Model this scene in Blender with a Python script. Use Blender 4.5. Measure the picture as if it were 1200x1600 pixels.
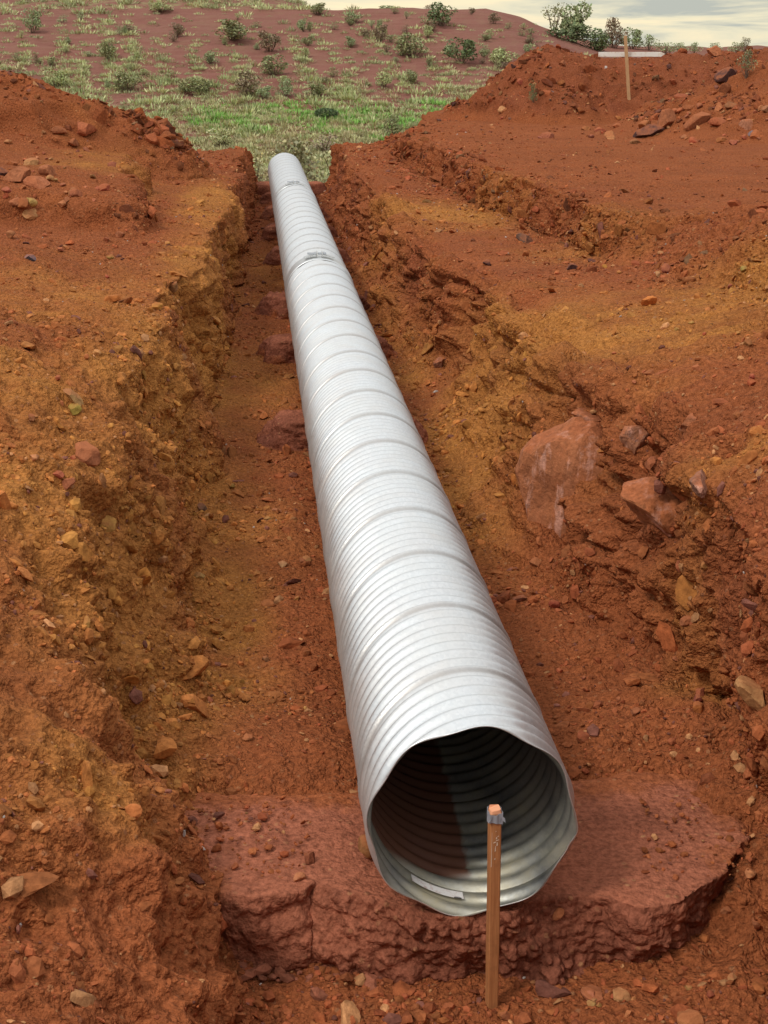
import bpy, math, random
import numpy as np
from math import radians, pi, sin, cos
for o in list(bpy.data.objects): bpy.data.objects.remove(o)
scene = bpy.context.scene
COL = scene.collection
rng = np.random.default_rng(7)
random.seed(7)

# ------------------------------------------------------------------ camera, sky, sun, exposure
PITCH, YAW, FPX = 17.50, 4.976, 2300.0
CAM = np.array([-0.578, 0.0, 2.575])
cd = bpy.data.cameras.new('camera'); cam = bpy.data.objects.new('camera', cd); COL.objects.link(cam)
cam.location = CAM.tolist(); cam.rotation_euler = (radians(90 - PITCH), 0, radians(-YAW))
cd.sensor_fit = 'VERTICAL'; cd.sensor_height = 24; cd.lens = FPX / 1600 * 24
cd.clip_start = 0.05; cd.clip_end = 6000
scene.camera = cam

SUN_EL, SUN_AZ = 50, -128         # azimuth measured from +Y towards +X (sun behind the camera, a little to the left)
w = bpy.data.worlds.new('World'); scene.world = w; w.use_nodes = True
nt = w.node_tree; nt.nodes.clear()
def N(tree, t, **kw):
    n = tree.nodes.new(t)
    for k, v in kw.items(): setattr(n, k, v)
    return n
wo = N(nt, 'ShaderNodeOutputWorld'); sky = N(nt, 'ShaderNodeTexSky', sky_type='NISHITA', sun_disc=False)
sky.sun_elevation = radians(SUN_EL); sky.sun_rotation = radians(SUN_AZ)
b1 = N(nt, 'ShaderNodeBackground'); b1.inputs[1].default_value = 0.10; nt.links.new(sky.outputs[0], b1.inputs[0])
b2 = N(nt, 'ShaderNodeBackground'); b2.inputs[1].default_value = 1.0
tc = N(nt, 'ShaderNodeTexCoord'); mp = N(nt, 'ShaderNodeMapping'); mp.inputs['Scale'].default_value = (5.0, 5.0, 48)
mp.inputs['Location'].default_value = (0.35, 0.0, 0.55)
nt.links.new(tc.outputs['Generated'], mp.inputs[0])
n1 = N(nt, 'ShaderNodeTexNoise'); n1.inputs['Scale'].default_value = 1.6; n1.inputs['Detail'].default_value = 6; n1.inputs['Roughness'].default_value = .55
n1.inputs['Distortion'].default_value = .5
nt.links.new(mp.outputs[0], n1.inputs[0])
cr = N(nt, 'ShaderNodeValToRGB'); e = cr.color_ramp.elements
e[0].position = .36; e[0].color = (.47, .49, .44, 1); e[1].position = .60; e[1].color = (1.05, .87, .56, 1)
m_ = cr.color_ramp.elements.new(.47); m_.color = (.80, .74, .54, 1)
nt.links.new(n1.outputs[0], cr.inputs[0])
# overhead the cloud deck is a neutral pale grey; the warm banding belongs to the horizon
sep = N(nt, 'ShaderNodeSeparateXYZ'); nt.links.new(tc.outputs['Generated'], sep.inputs[0])
mr = N(nt, 'ShaderNodeMapRange'); mr.inputs['From Min'].default_value = .04; mr.inputs['From Max'].default_value = .35
nt.links.new(sep.outputs['Z'], mr.inputs['Value'])
mxc = N(nt, 'ShaderNodeMixRGB'); mxc.inputs['Color2'].default_value = (.98, .98, .98, 1)
nt.links.new(mr.outputs[0], mxc.inputs['Fac']); nt.links.new(cr.outputs[0], mxc.inputs['Color1'])
nt.links.new(mxc.outputs[0], b2.inputs[0])
gr = N(nt, 'ShaderNodeValToRGB'); ge = gr.color_ramp.elements
ge[0].position = 0.0; ge[0].color = (.80, .80, .80, 1); ge[1].position = 1.0; ge[1].color = (1, 1, 1, 1)
for p_, v_ in ((.05, .78), (.14, .40), (.35, .50), (.7, .85)):
    k_ = gr.color_ramp.elements.new(p_); k_.color = (v_, v_, v_, 1)
nt.links.new(sep.outputs['Z'], gr.inputs[0])
mg = N(nt, 'ShaderNodeMath', operation='MULTIPLY'); mg.inputs[1].default_value = 1.30
nt.links.new(gr.outputs[0], mg.inputs[0]); nt.links.new(mg.outputs[0], b2.inputs[1])
mx = N(nt, 'ShaderNodeMixShader'); mx.inputs[0].default_value = .92
nt.links.new(b1.outputs[0], mx.inputs[1]); nt.links.new(b2.outputs[0], mx.inputs[2]); nt.links.new(mx.outputs[0], wo.inputs[0])

sd = bpy.data.lights.new('sun', 'SUN'); sd.energy = 1.5; sd.angle = radians(11); sd.color = (1, .95, .87)
so = bpy.data.objects.new('sun', sd); COL.objects.link(so)
so.rotation_euler = (radians(90 - SUN_EL), 0, radians(180 - SUN_AZ))
scene.view_settings.view_transform = 'Standard'; scene.view_settings.look = 'None'
scene.view_settings.exposure = 0.10; scene.view_settings.gamma = 1.0
scene.cycles.max_bounces = 8

# ------------------------------------------------------------------ helpers
ct, st = cos(radians(PITCH)), sin(radians(PITCH)); cy, sy = cos(radians(YAW)), sin(radians(YAW))
FWD = np.array([sy * ct, cy * ct, -st]); RGT = np.array([cy, -sy, 0.0]); DWN = np.array([-sy * st, -cy * st, -ct])
def ray(px, py): return FWD + RGT * (px - 600) / FPX + DWN * (py - 800) / FPX
def at_z(px, py, z):
    d = ray(px, py); return CAM + d * ((z - CAM[2]) / d[2])
def at_y(px, py, Y):
    d = ray(px, py); return CAM + d * ((Y - CAM[1]) / d[1])
def project(P):
    q = P - CAM; dz = q @ FWD
    return np.stack([600 + FPX * (q @ RGT) / dz, 800 + FPX * (q @ DWN) / dz, dz], -1)

_perm = np.random.default_rng(11).permutation(256).astype(np.int32); _perm = np.concatenate([_perm, _perm, _perm])
_g = np.random.default_rng(12).normal(size=(256, 3)).astype(np.float32); _g /= np.linalg.norm(_g, axis=1)[:, None]
_r = np.random.default_rng(13).random((256, 3)).astype(np.float32)
def gn(p, s=1.0, off=0.0):
    """gradient noise, about -0.7..0.7"""
    shape = p.shape[:-1]; p = p.reshape(-1, 3).astype(np.float32) * np.float32(s) + np.float32(off)
    i = np.floor(p).astype(np.int32); f = p - i; u = f * f * f * (f * (f * 6 - 15) + 10)
    i &= 255
    out = 0
    for dx in (0, 1):
        hx = _perm[i[:, 0] + dx]; wx = u[:, 0] if dx else 1 - u[:, 0]
        for dy in (0, 1):
            hy = _perm[hx + i[:, 1] + dy]; wy = u[:, 1] if dy else 1 - u[:, 1]
            for dz in (0, 1):
                g = _g[_perm[hy + i[:, 2] + dz] & 255]; wz = u[:, 2] if dz else 1 - u[:, 2]
                out = out + (g[:, 0] * (f[:, 0] - dx) + g[:, 1] * (f[:, 1] - dy) + g[:, 2] * (f[:, 2] - dz)) * wx * wy * wz
    return out.reshape(shape)
def fbm(p, s, o=3, off=0.0, gain=.5):
    r = 0; a = 1.0
    for k in range(o): r = r + a * gn(p, s * 2.03 ** k, off + 17.3 * k); a *= gain
    return r
def worley(p, s, off=0.0):
    """distance to nearest feature point (0..~.9) and a per-cell random"""
    shape = p.shape[:-1]; p = p.reshape(-1, 3).astype(np.float32) * np.float32(s) + np.float32(off)
    i = np.floor(p).astype(np.int32); f = p - i; b = np.where(f < .5, -1, 0)
    best = np.full(len(p), 9, np.float32); bid = np.zeros(len(p), np.int32)
    for dx in (0, 1):
        for dy in (0, 1):
            for dz in (0, 1):
                c = i + b + np.array([dx, dy, dz], np.int32); ci = c & 255
                h = _perm[_perm[_perm[ci[:, 0]] + ci[:, 1]] + ci[:, 2]] & 255
                d = ((c + .15 + .7 * _r[h] - p) ** 2).sum(1)
                k = d < best; best = np.where(k, d, best); bid = np.where(k, h, bid)
    return np.sqrt(best).reshape(shape), _r[bid, 0].reshape(shape)
def sstep(x, a, b):
    t = np.clip((x - a) / (b - a), 0, 1); return t * t * (3 - 2 * t)

def mesh_np(name, V, F, mat, smooth=True, attrs=None, parent=None, link=True):
    """V (n,3), F (m,k) all faces the same size"""
    V = np.ascontiguousarray(V, np.float32); F = np.ascontiguousarray(F, np.int32)
    me = bpy.data.meshes.new(name); me.vertices.add(len(V)); me.vertices.foreach_set('co', V.ravel())
    k = F.shape[1]; me.loops.add(F.size); me.loops.foreach_set('vertex_index', F.ravel())
    me.polygons.add(len(F)); me.polygons.foreach_set('loop_start', np.arange(0, F.size, k, dtype=np.int32))
    me.update(calc_edges=True)
    me.polygons.foreach_set('use_smooth', np.full(len(F), smooth))
    for an, (typ, data) in (attrs or {}).items():
        a = me.attributes.new(an, typ, 'POINT')
        a.data.foreach_set('color' if typ == 'FLOAT_COLOR' else 'value', np.ascontiguousarray(data, np.float32).ravel())
    if mat: me.materials.append(mat)
    o = bpy.data.objects.new(name, me)
    if link: COL.objects.link(o)
    if parent: o.parent = parent
    return o
def grid_faces(nr, nc, wrap=False):
    r = np.arange(nr - 1)[:, None]; c = np.arange(nc if wrap else nc - 1)[None]; c2 = (c + 1) % nc
    return np.stack([r * nc + c, r * nc + c2, (r + 1) * nc + c2, (r + 1) * nc + c], -1).reshape(-1, 4)
def tag(o, label=None, cat=None, group=None, kind=None):
    if label: o['label'] = label
    if cat: o['category'] = cat
    if group: o['group'] = group
    if kind: o['kind'] = kind
    return o
def empty(name, loc=(0, 0, 0), rz=0):
    o = bpy.data.objects.new(name, None); COL.objects.link(o); o.location = loc; o.rotation_euler = (0, 0, rz); o.empty_display_size = .1
    return o
def boxes(name, lst, mat, parent=None, bevel=.0):
    import bmesh
    from mathutils import Euler, Vector
    bm = bmesh.new()
    for c, s, rot in lst:
        Rm = Euler(rot).to_matrix(); vs = bmesh.ops.create_cube(bm, size=1)['verts']
        for v in vs: v.co = Rm @ Vector((v.co.x * s[0], v.co.y * s[1], v.co.z * s[2])) + Vector(c)
    if bevel: bmesh.ops.bevel(bm, geom=list(bm.edges), offset=bevel, segments=2, affect='EDGES')
    me = bpy.data.meshes.new(name); bm.to_mesh(me); bm.free(); me.materials.append(mat)
    o = bpy.data.objects.new(name, me); COL.objects.link(o)
    if parent: o.parent = parent
    return o

# ------------------------------------------------------------------ materials
def newmat(name, rough=.9, spec=.2, metallic=0):
    m = bpy.data.materials.new(name); m.use_nodes = True; t = m.node_tree; b = t.nodes['Principled BSDF']
    b.inputs['Roughness'].default_value = rough; b.inputs['Specular IOR Level'].default_value = spec; b.inputs['Metallic'].default_value = metallic
    return m, t, b
def noise(t, scale, detail=4, vec=None, rough=.6):
    n = N(t, 'ShaderNodeTexNoise'); n.inputs['Scale'].default_value = scale; n.inputs['Detail'].default_value = detail; n.inputs['Roughness'].default_value = rough
    if vec: t.links.new(vec, n.inputs['Vector'])
    return n.outputs[0]
def mixc(t, fac, a, b, mode='MIX'):
    m = N(t, 'ShaderNodeMixRGB', blend_type=mode)
    for i, v in ((0, fac), (1, a), (2, b)):
        if isinstance(v, (int, float)): m.inputs[i].default_value = v
        elif isinstance(v, tuple): m.inputs[i].default_value = (*v, 1)
        else: t.links.new(v, m.inputs[i])
    return m.outputs[0]
def mrange(t, v, a, b, c=0, d=1):
    m = N(t, 'ShaderNodeMapRange'); t.links.new(v, m.inputs['Value'])
    for k, x in (('From Min', a), ('From Max', b), ('To Min', c), ('To Max', d)): m.inputs[k].default_value = x
    return m.outputs[0]
def mth(t, op, a, b=0.0):
    m = N(t, 'ShaderNodeMath', operation=op)
    for i, v in ((0, a), (1, b)):
        if isinstance(v, (int, float)): m.inputs[i].default_value = v
        else: t.links.new(v, m.inputs[i])
    return m.outputs[0]
def attr(t, name):
    a = N(t, 'ShaderNodeAttribute'); a.attribute_name = name; return a

def soil_mat(name, red, ochre, dark, grain=1.0, bump=.8):
    m, t, b = newmat(name, .97, .08)
    pos = N(t, 'ShaderNodeNewGeometry').outputs['Position']
    c = mixc(t, attr(t, 'ochre').outputs['Fac'], red, ochre)
    c = mixc(t, attr(t, 'clay').outputs['Fac'], c, dark)
    c = mixc(t, attr(t, 'dust').outputs['Fac'], c, RED)
    big = noise(t, 1.3, 5, pos); c = mixc(t, mrange(t, big, .35, .7, 0, .5), c, tuple(x * .62 for x in red))
    mid = noise(t, 9, 5, pos, .65); c = mixc(t, mrange(t, mid, .3, .72, -.15, .75), c, mixc(t, .35, c, (1.25, 1.2, 1.15), 'MULTIPLY'), 'MIX')
    f = noise(t, 45, 3, pos, .7); c = mixc(t, 1.0, c, mixc(t, mrange(t, f, .3, .7), (.60, .58, .56), (1.36, 1.40, 1.40)), 'MULTIPLY')
    v = N(t, 'ShaderNodeTexVoronoi'); v.inputs['Scale'].default_value = 38 * grain; t.links.new(pos, v.inputs['Vector'])
    sp = N(t, 'ShaderNodeSeparateColor'); t.links.new(v.outputs['Color'], sp.inputs[0])
    peb = mth(t, 'MULTIPLY', mrange(t, sp.outputs[0], .80, .95), mrange(t, v.outputs['Distance'], .38, .28))
    c = mixc(t, mth(t, 'MULTIPLY', peb, .55), c, mixc(t, sp.outputs[1], (.50, .26, .12), (.25, .09, .05)))
    t.links.new(c, b.inputs['Base Color'])
    v2 = N(t, 'ShaderNodeTexVoronoi'); v2.inputs['Scale'].default_value = 85 * grain; t.links.new(pos, v2.inputs['Vector'])
    h = mth(t, 'ADD', mth(t, 'MULTIPLY', f, .9), mth(t, 'ADD', mth(t, 'MULTIPLY', mth(t, 'SUBTRACT', 1.0, v.outputs['Distance']), .7), mth(t, 'MULTIPLY', v2.outputs['Distance'], -.4)))
    h = mth(t, 'ADD', h, mth(t, 'MULTIPLY', noise(t, 140, 3, pos), .35))
    bp = N(t, 'ShaderNodeBump'); bp.inputs['Strength'].default_value = bump; bp.inputs['Distance'].default_value = .032
    t.links.new(h, bp.inputs['Height']); t.links.new(bp.outputs[0], b.inputs['Normal'])
    return m
RED, OCH, CLAY = (.328, .098, .036), (.46, .188, .048), (.36, .122, .068)
M_soil = soil_mat('red_soil', RED, OCH, (.24, .07, .036))
M_clay = soil_mat('maroon_clay', CLAY, OCH, (.20, .065, .038), bump=.5)

def stone_mat(name, use_attr):
    m, t, b = newmat(name, .92, .15)
    pos = N(t, 'ShaderNodeNewGeometry').outputs['Position']
    base = attr(t, 'tint').outputs['Color'] if use_attr else N(t, 'ShaderNodeObjectInfo').outputs['Color']
    f = noise(t, 30, 5, pos, .65)
    c = mixc(t, 1.0, base, mixc(t, mrange(t, f, .3, .7), (.6, .57, .55), (1.4, 1.4, 1.4)), 'MULTIPLY')
    if not use_attr:   # red dust lying on the upward faces of the larger rocks
        nz = N(t, 'ShaderNodeSeparateXYZ'); t.links.new(N(t, 'ShaderNodeNewGeometry').outputs['Normal'], nz.inputs[0])
        d = mth(t, 'ADD', nz.outputs[2], mrange(t, noise(t, 7, 4, pos), .3, .7, -.5, .5))
        c = mixc(t, mrange(t, d, .3, 1.0, 0, .7), c, (.36, .115, .045))
    t.links.new(c, b.inputs['Base Color'])
    bp = N(t, 'ShaderNodeBump'); bp.inputs['Strength'].default_value = .5; bp.inputs['Distance'].default_value = .012
    t.links.new(mth(t, 'ADD', f, mth(t, 'MULTIPLY', noise(t, 110, 3, pos), .5)), bp.inputs['Height']); t.links.new(bp.outputs[0], b.inputs['Normal'])
    return m
M_gravel = stone_mat('gravel_stone', True); M_rock = stone_mat('rock', False)

# ------------------------------------------------------------------ excavated ground: break lines traced along the trench, lofted
Ys = [1.0]
while Ys[-1] < 41: Ys.append(Ys[-1] + max(.0075, .00225 * Ys[-1]))
Ys = np.array(Ys); NR = len(Ys)
def line(pts):
    P = np.array([at_z(*p) for p in pts]); P = P[np.argsort(P[:, 1])]
    x = np.interp(Ys, P[:, 1], P[:, 0]); z = np.interp(Ys, P[:, 1], P[:, 2])
    k = 31; ker = np.hanning(k + 2)[1:-1]; ker /= ker.sum()
    sm = lambda a: np.convolve(np.pad(a, k // 2, mode='edge'), ker, 'valid')
    return np.stack([sm(x), sm(z)], -1)
L2 = line([(378,232,.8),(371,258,.86),(357,312,.9),(333,385,.92),(303,415,.95),(287,450,.96),(250,505,.95),(205,570,.95),(165,640,.95),(130,720,.95),
           (85,800,.95),(50,880,.9),(60,980,.82),(110,1060,.75),(150,1130,.66),(165,1230,.58),(150,1350,.52),(190,1450,.42),(240,1560,.3)])
L3 = line([(402,290,0),(389,340,0),(374,400,0),(357,470,0),(347,560,0),(338,650,0),(322,740,0),(307,830,0),(312,900,0),(303,1000,0),(308,1085,.02),
           (268,1160,.04),(222,1240,.05),(240,1330,.04),(300,1420,0),(350,1490,-.05),(400,1570,-.06),(430,1700,-.06)])
R1 = line([(505,290,0),(516,320,0),(541,400,0),(600,520,0),(655,610,0),(705,725,0),(745,810,0),(778,872,0),(880,940,.02),(1000,1020,.03),(1110,1110,.04),
           (1200,1190,.05),(1230,1300,.05),(1245,1420,.04),(1240,1600,.02)])
R2 = line([(537,231,.84),(556,262,.84),(585,300,.80),(618,335,.80),(650,385,.80),(695,418,.80),(765,452,.80),(830,520,.80),(890,580,.80),(985,632,.92),(1080,730,1.0),
           (1170,850,1.05),(1260,1000,1.0),(1330,1180,.85),(1380,1400,.5)])
R3 = line([(605,232,.84),(632,258,.76),(690,288,.70),(745,318,.70),(800,345,.72),(880,382,.74),(960,412,.80),(1050,432,.86),(1130,448,.92),(1210,476,1.05),(1310,560,1.2),(1400,760,1.4),(1500,950,1.45)])
R4 = line([(628,222,1.06),(648,208,1.10),(695,233,1.12),(745,266,1.12),(850,298,1.14),(940,330,1.14),(1040,342,1.16),(1130,332,1.22),(1210,318,1.34),(1330,380,1.5),(1500,560,1.5)])
one = np.ones(NR)
L0 = np.stack([-9 * one, (1.35 + .9 * sstep(11 - Ys, 0, 5)) * one], -1)
L1 = L2 + np.stack([-(.9 - .25 * sstep(9 - Ys, 0, 3)) * one, (.08 + .26 * sstep(10 - Ys, 0, 4)) * one], -1)
Cn = np.stack([0 * one, -.015 * one], -1); Cn[:, 0] = np.clip(0, L3[:, 0] + .3, R1[:, 0] - .3)
R3[:, 0] = np.maximum(R3[:, 0], R2[:, 0] + .12); R4[:, 0] = np.maximum(R4[:, 0], R3[:, 0] + .15)
R5 = np.stack([15 * one, R4[:, 1] + .05], -1)
lines = [L0, L1, L2, L3, Cn, R1, R2, R3, R4, R5]
segs = [80, 110, 230, 170, 190, 250, 130, 130, 240]
xs, zs, us = [], [], []
for k, n in enumerate(segs):
    t = np.arange(n) / n
    if k == 0: t = 1 - (1 - t) ** 2.2
    if k == 8: t = t ** 1.9
    A, B = lines[k], lines[k + 1]
    bow = 0
    zz = A[:, 1:2] + (B[:, 1:2] - A[:, 1:2]) * t
    if k in (2, 5):   # walls: steep at the top, a scree apron at the foot
        tt = t if k == 2 else 1 - t
        steep = (.25 + .75 * sstep(Ys, 6.5, 10.0) if k == 2 else sstep(Ys, 4.0, 5.5))[:, None] * .9
        if k == 5: kx = np.interp(t, [0, .12, .32, .5, .9, 1], [0, .30, .60, .72, .90, 1])
        else: kx = 1 - np.interp(1 - t, [0, .12, .30, .5, .9, 1], [0, .26, .52, .66, .88, 1])
        xx_t = t[None] + steep * (kx - t)[None]
        xs.append(A[:, 0:1] + (B[:, 0:1] - A[:, 0:1]) * xx_t); zs.append(zz)
    else:
        xs.append(A[:, 0:1] + (B[:, 0:1] - A[:, 0:1]) * t); zs.append(zz)
    us.append(k + t)
X = np.concatenate(xs + [R5[:, 0:1]], 1); Z = np.concatenate(zs + [R5[:, 1:2]], 1); U = np.concatenate(us + [[9.0]])
NC = X.shape[1]
def smooth_u(a, k):
    ker = np.hanning(k + 2)[1:-1]; ker /= ker.sum(); p = np.pad(a, ((0, 0), (k // 2, k // 2)), mode='edge'); c = np.zeros_like(a)
    for j in range(k): c += ker[j] * p[:, j:j + a.shape[1]]
    return c
near_ = (1 - sstep(Ys, 5.5, 10))[:, None] * (U < 4)[None]; mid_ = (1 - near_) * (U < 3.2)[None] * .6
Xa, Za, Xb, Zb = smooth_u(X, 17), smooth_u(Z, 17), smooth_u(X, 151), smooth_u(Z, 151); wt = np.clip(near_ * .85 + mid_ * .35, 0, 1)
X = Xa + (Xb - Xa) * wt; Z = Za + (Zb - Za) * wt
Y = np.repeat(Ys[:, None], NC, 1)
P = np.stack([X, Y, Z], -1)
# slow wander of the edges
P[..., 0] += np.where(X < 0, .20, .12) * fbm(np.stack([X * .5, Y, Z * .6], -1), .8, 4, gain=.62) * (.35 + .65 * sstep(Y, 4, 9)) * sstep(np.abs(X), .3, .8)
# a low scarp of dug earth on the left bank, in front of the heap
xe = -.578 - .0675 * P[..., 1] + .35 * fbm(P, .6, 3, 44.0)
stp = sstep(xe - P[..., 0], 0, .28) * sstep(P[..., 1] + .9 * fbm(P, .7, 3, 49.0), 13.3, 14.1)
P[..., 2] += .30 * stp; scarpL = 4 * stp * (1 - stp)
# mounds of spoil
def crest(pts, Yc):
    q = np.array([at_y(px, py, Yc) for px, py in pts]); return q[:, 0], q[:, 2]
x_, z_ = crest([(-260,95),(-100,108),(0,122),(60,130),(130,163),(200,182),(250,206),(300,238),(345,265)], 20.5)
hL = np.clip(np.interp(P[..., 0], x_, z_) - P[..., 2] + .05, 0, 9) * sstep(-P[..., 0], .8, 1.5)
def ridge(d, h, slope):      # height of a heap of crest height h at distance d from its crest, rounded on top
    return np.maximum(0, h - slope * (np.sqrt(d * d + .12) - .3))
wob = .5 * fbm(P, .45, 2)
add = ridge(P[..., 1] - 20.5 + wob, hL, .56) * (hL > 0)
x_, z_ = crest([(620,215),(660,198),(700,170),(760,131),(800,98),(830,79),(858,72),(900,82),(935,92),(1000,90),(1060,83),(1130,82),(1200,76),(1350,66)], 32.5)
hR = np.clip(np.interp(P[..., 0], x_, z_) - P[..., 2], 0, 9) * sstep(P[..., 0], 2.2, 3.0)
add = np.maximum(add, ridge(P[..., 1] - 32.5 + wob * 1.2, hR, .60) * (hR > 0))
pk = at_y(1330, 70, 27)
dd = np.hypot((P[..., 0] - pk[0]), (P[..., 1] - pk[1]) * .95) + wob * .8
add = np.maximum(add, np.maximum(0, (pk[2] - 1.05) - .40 * (np.sqrt(dd * dd + .3) - .4)))
P[..., 2] += add
mound = sstep(add, .08, .3)
P[..., 2] += .34 * np.clip(fbm(P * np.array([1, 1, 0]), .42, 3, 15.0) + .12, 0, 1) * sstep(-P[..., 0], 1.6, 3.0) * sstep(Y, 6, 9) * (1 - mound)
# the embankment ends and drops into the valley
yend = 26.2 + 2.2 * sstep(P[..., 0], -1.5, -.5) + 9.0 * sstep(P[..., 0], 2.2, 4.2) + .5 * fbm(P, .8, 2)
over = np.maximum(0, P[..., 1] - yend); P[..., 2] -= .62 * np.maximum(0, over - .12 * (1 - np.exp(-over / .12)))
P[..., 2] = np.maximum(P[..., 2], -4.2)
# ground rises to where the photographer stands
P[..., 2] -= .06 * (1 - sstep(P[..., 1], 3.82, 3.95)) * np.clip(1 - P[..., 2] * 4, 0, 1)
P[..., 2] += .9 * (1 - sstep(P[..., 1], 1.5, 2.6)) * sstep(1.0 - P[..., 2], 0, .6)

P[..., 2] += .115 * np.exp(-((P[..., 1] - 4.95) / .42) ** 2) * sstep(P[..., 1], 4.45, 4.75) * np.clip(1.2 - P[..., 2] * 2.5, 0, 1)
P[..., 2] += .12 * np.exp(-((P[..., 1] - 4.35) / .50) ** 2) * sstep(np.abs(P[..., 0] - .05) + .05 * fbm(P, 5, 2), .72, .98) * np.clip(1.2 - P[..., 2] * 2.5, 0, 1)

def normals(P):
    du = np.gradient(P, axis=1); dv = np.gradient(P, axis=0); n = np.cross(du, dv); n /= np.linalg.norm(n, axis=-1, keepdims=True) + 1e-9
    return n * np.sign(n[..., 2:3] + 1e-6) if False else n
Nn = normals(P)
wall = sstep(1 - Nn[..., 2], .12, .5)
Uc = np.repeat(U[None], NR, 0)
flat = sstep(Uc, 7.8, 8.1) * (1 - mound) * (1 - wall)                 # graded track on the right
floor = sstep(Uc, 2.8, 3.1) * (1 - sstep(Uc, 4.9, 5.2))
bench = sstep(Uc, 5.95, 6.1) * (1 - sstep(Uc, 6.8, 7.1)) * (1 - wall)
rough = np.clip(.75 + .55 * wall - .45 * flat - .25 * floor - .25 * bench + .15 * mound, .2, 1.4)
lod = lambda wl: 1 - sstep(Y, wl * 140, wl * 420)
Q = P * np.array([1, 1, 1.0])
scarp = np.exp(-((Uc - 7.5) / .55) ** 2) * sstep(Y, 7, 10)
scarp = np.maximum(scarp, scarpL); rough = np.clip(rough + .7 * scarp, .2, 1.6)
D = .11 * fbm(Q, 1.5, 3, 3.1) * np.clip(rough + .1, 0, 1.3) * (.45 + .55 * wall + .2 * mound)
vert = np.abs(gn(P * np.array([2.2, 3.4, .7]), 1.0, 40.2))            # gullied, bucket-scraped walls
D += wall * sstep(Y, 4.6, 7) * (.10 * (.28 - vert))
rw = sstep(Uc_ := np.repeat(U[None], NR, 0), 5.05, 5.25) * (1 - sstep(Uc_, 6.0, 6.35)) * sstep(Y, 4.8, 6.0) * (1 - sstep(Y, 19, 26))
lg = fbm(P * np.array([1.0, .8, 1.6]), 1.25, 4, 83.0, .58); D += rw * (.20 * (np.abs(lg) * 2 - .45) + .07 * np.round(3 * gn(P * np.array([1, 1, 2.4]), 1.7, 29.0)) / 3)
rdg = 1 - 2 * np.abs(fbm(P, 5.2, 3, 9.9)); D += .034 * rough * (rdg - .5)
w1, id1 = worley(P + .04 * gn(P, 9)[..., None], 6.5)
lump = sstep(gn(P, 1.1, 71.0), -.12, .25)
D += .050 * rough * wall * np.clip(.6 - w1, 0, 1) * (id1 > .35) * lump * 1.3
D += wall * sstep(Y, 4.6, 7) * .045 * gn(P * np.array([1.3, 1.3, 8.0]) + .3 * gn(P, 3)[..., None], 1.0, 61.0)   # layers
D += .055 * (wall + mound * .6) * (id1 - .5) * lump * (1 - sstep(w1, .3, .8))
w2, id2 = worley(P, 17.0, 5.5)
D += .032 * rough * np.clip(.62 - w2, 0, 1) * (id2 > .4) * lod(.06)
w3, id3 = worley(P, 38.0, 8.5)
D += .015 * (.4 + .6 * rough) * np.clip(.62 - w3, 0, 1) * (id3 > .45) * lod(.03)
D += .008 * fbm(P, 24, 2, 2.2) * rough
near = (1 - sstep(Y, 7.5, 11)) * sstep(np.abs(P[..., 0]), .55, .95)
D += near * (.075 * (1 - 2 * np.abs(fbm(P * np.array([1.0, 1.5, .8]), 1.9, 4, 91.0, .55)) - .6) + .03 * np.clip(.6 - w1, 0, 1) * (id1 > .5))
w4, id4 = worley(P + .1 * gn(P, 3)[..., None], 2.6, 1.5)              # big clods and half-buried blocks on heaps and scarps
D += (mound + .8 * scarp) * (.16 * np.clip(.55 - w4, 0, 1) * (id4 > .45) + .10 * (1 - 2 * np.abs(fbm(P, 1.8, 3, 77.0)) - .55))
D += (mound + .7 * scarp + .35 * wall) * .05 * np.clip(.6 - w1, 0, 1) * (id1 > .4)
# wheel and bucket marks on the graded track run across the view
D += flat * .012 * gn(P * np.array([.5, 6, 1]), 1.0, 5.0)
P = P + Nn * D[..., None]
GP = P; GN = normals(P)

# soil zones (layers of ochre dug through the red)
def blob(lst):
    r = 0
    for px, py, z, rx, ry, a in lst:
        c = at_z(px, py, z); r = np.maximum(r, a * np.exp(-(((P[..., 0] - c[0]) / rx) ** 2 + ((P[..., 1] - c[1]) / ry) ** 2)))
    return r
och = blob([(330,330,.8,.35,2.6,1),(310,440,.8,.35,2.2,.9),(240,600,.8,.4,1.6,1),(290,700,.4,.35,1.2,1),(150,790,.9,.45,1.2,1),(230,900,.5,.35,.7,.7),(345,950,0,.22,.9,.95),(340,1080,0,.25,.4,.9),
            (60,640,1,.5,1.2,.6),(120,470,1,.8,1.8,.45),(160,300,1,.7,2.0,.6),(420,430,0,.5,3,.45),(400,600,0,.5,2,.5),(330,820,0,.4,1,.6),
            (760,510,.8,.4,1.6,1),(850,530,.8,.6,1.3,.9),(720,610,.45,.22,1.5,1),(690,330,.8,.8,1.6,.9),(1000,520,.85,.9,1.6,.65),(1180,440,1.1,.6,1.4,.9),(640,560,.1,.2,1.6,.6),
            (720,780,0,.25,1.2,.6),(1130,1090,.1,.3,.3,.5),(110,1230,.6,.2,.25,.8),(60,1140,.8,.2,.3,.6),(920,360,1,.8,.9,.4),(1000,660,.7,.5,.5,.35),(600,470,.3,.2,2,.5)])
och = np.clip(och * 1.55 + .9 * fbm(P, 2.2, 3, 6.6) * (och + .25) - .10, 0, 1)
clay = np.clip(1.4 * fbm(P, .8, 3, 21.0) - .15, 0, 1) * (.5 + .5 * wall)
clay = np.clip(clay + .55 * mound * sstep(Y, 28, 30), 0, 1)
ground = mesh_np('ground', P.reshape(-1, 3), grid_faces(NR, NC), M_soil, True, {'ochre': ('FLOAT', och), 'clay': ('FLOAT', clay)})
tag(ground, 'dug red and ochre earth of the pipe trench and its banks', 'ground', kind='structure')
GPROJ = project(P.reshape(-1, 3)).astype(np.float32)
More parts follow.
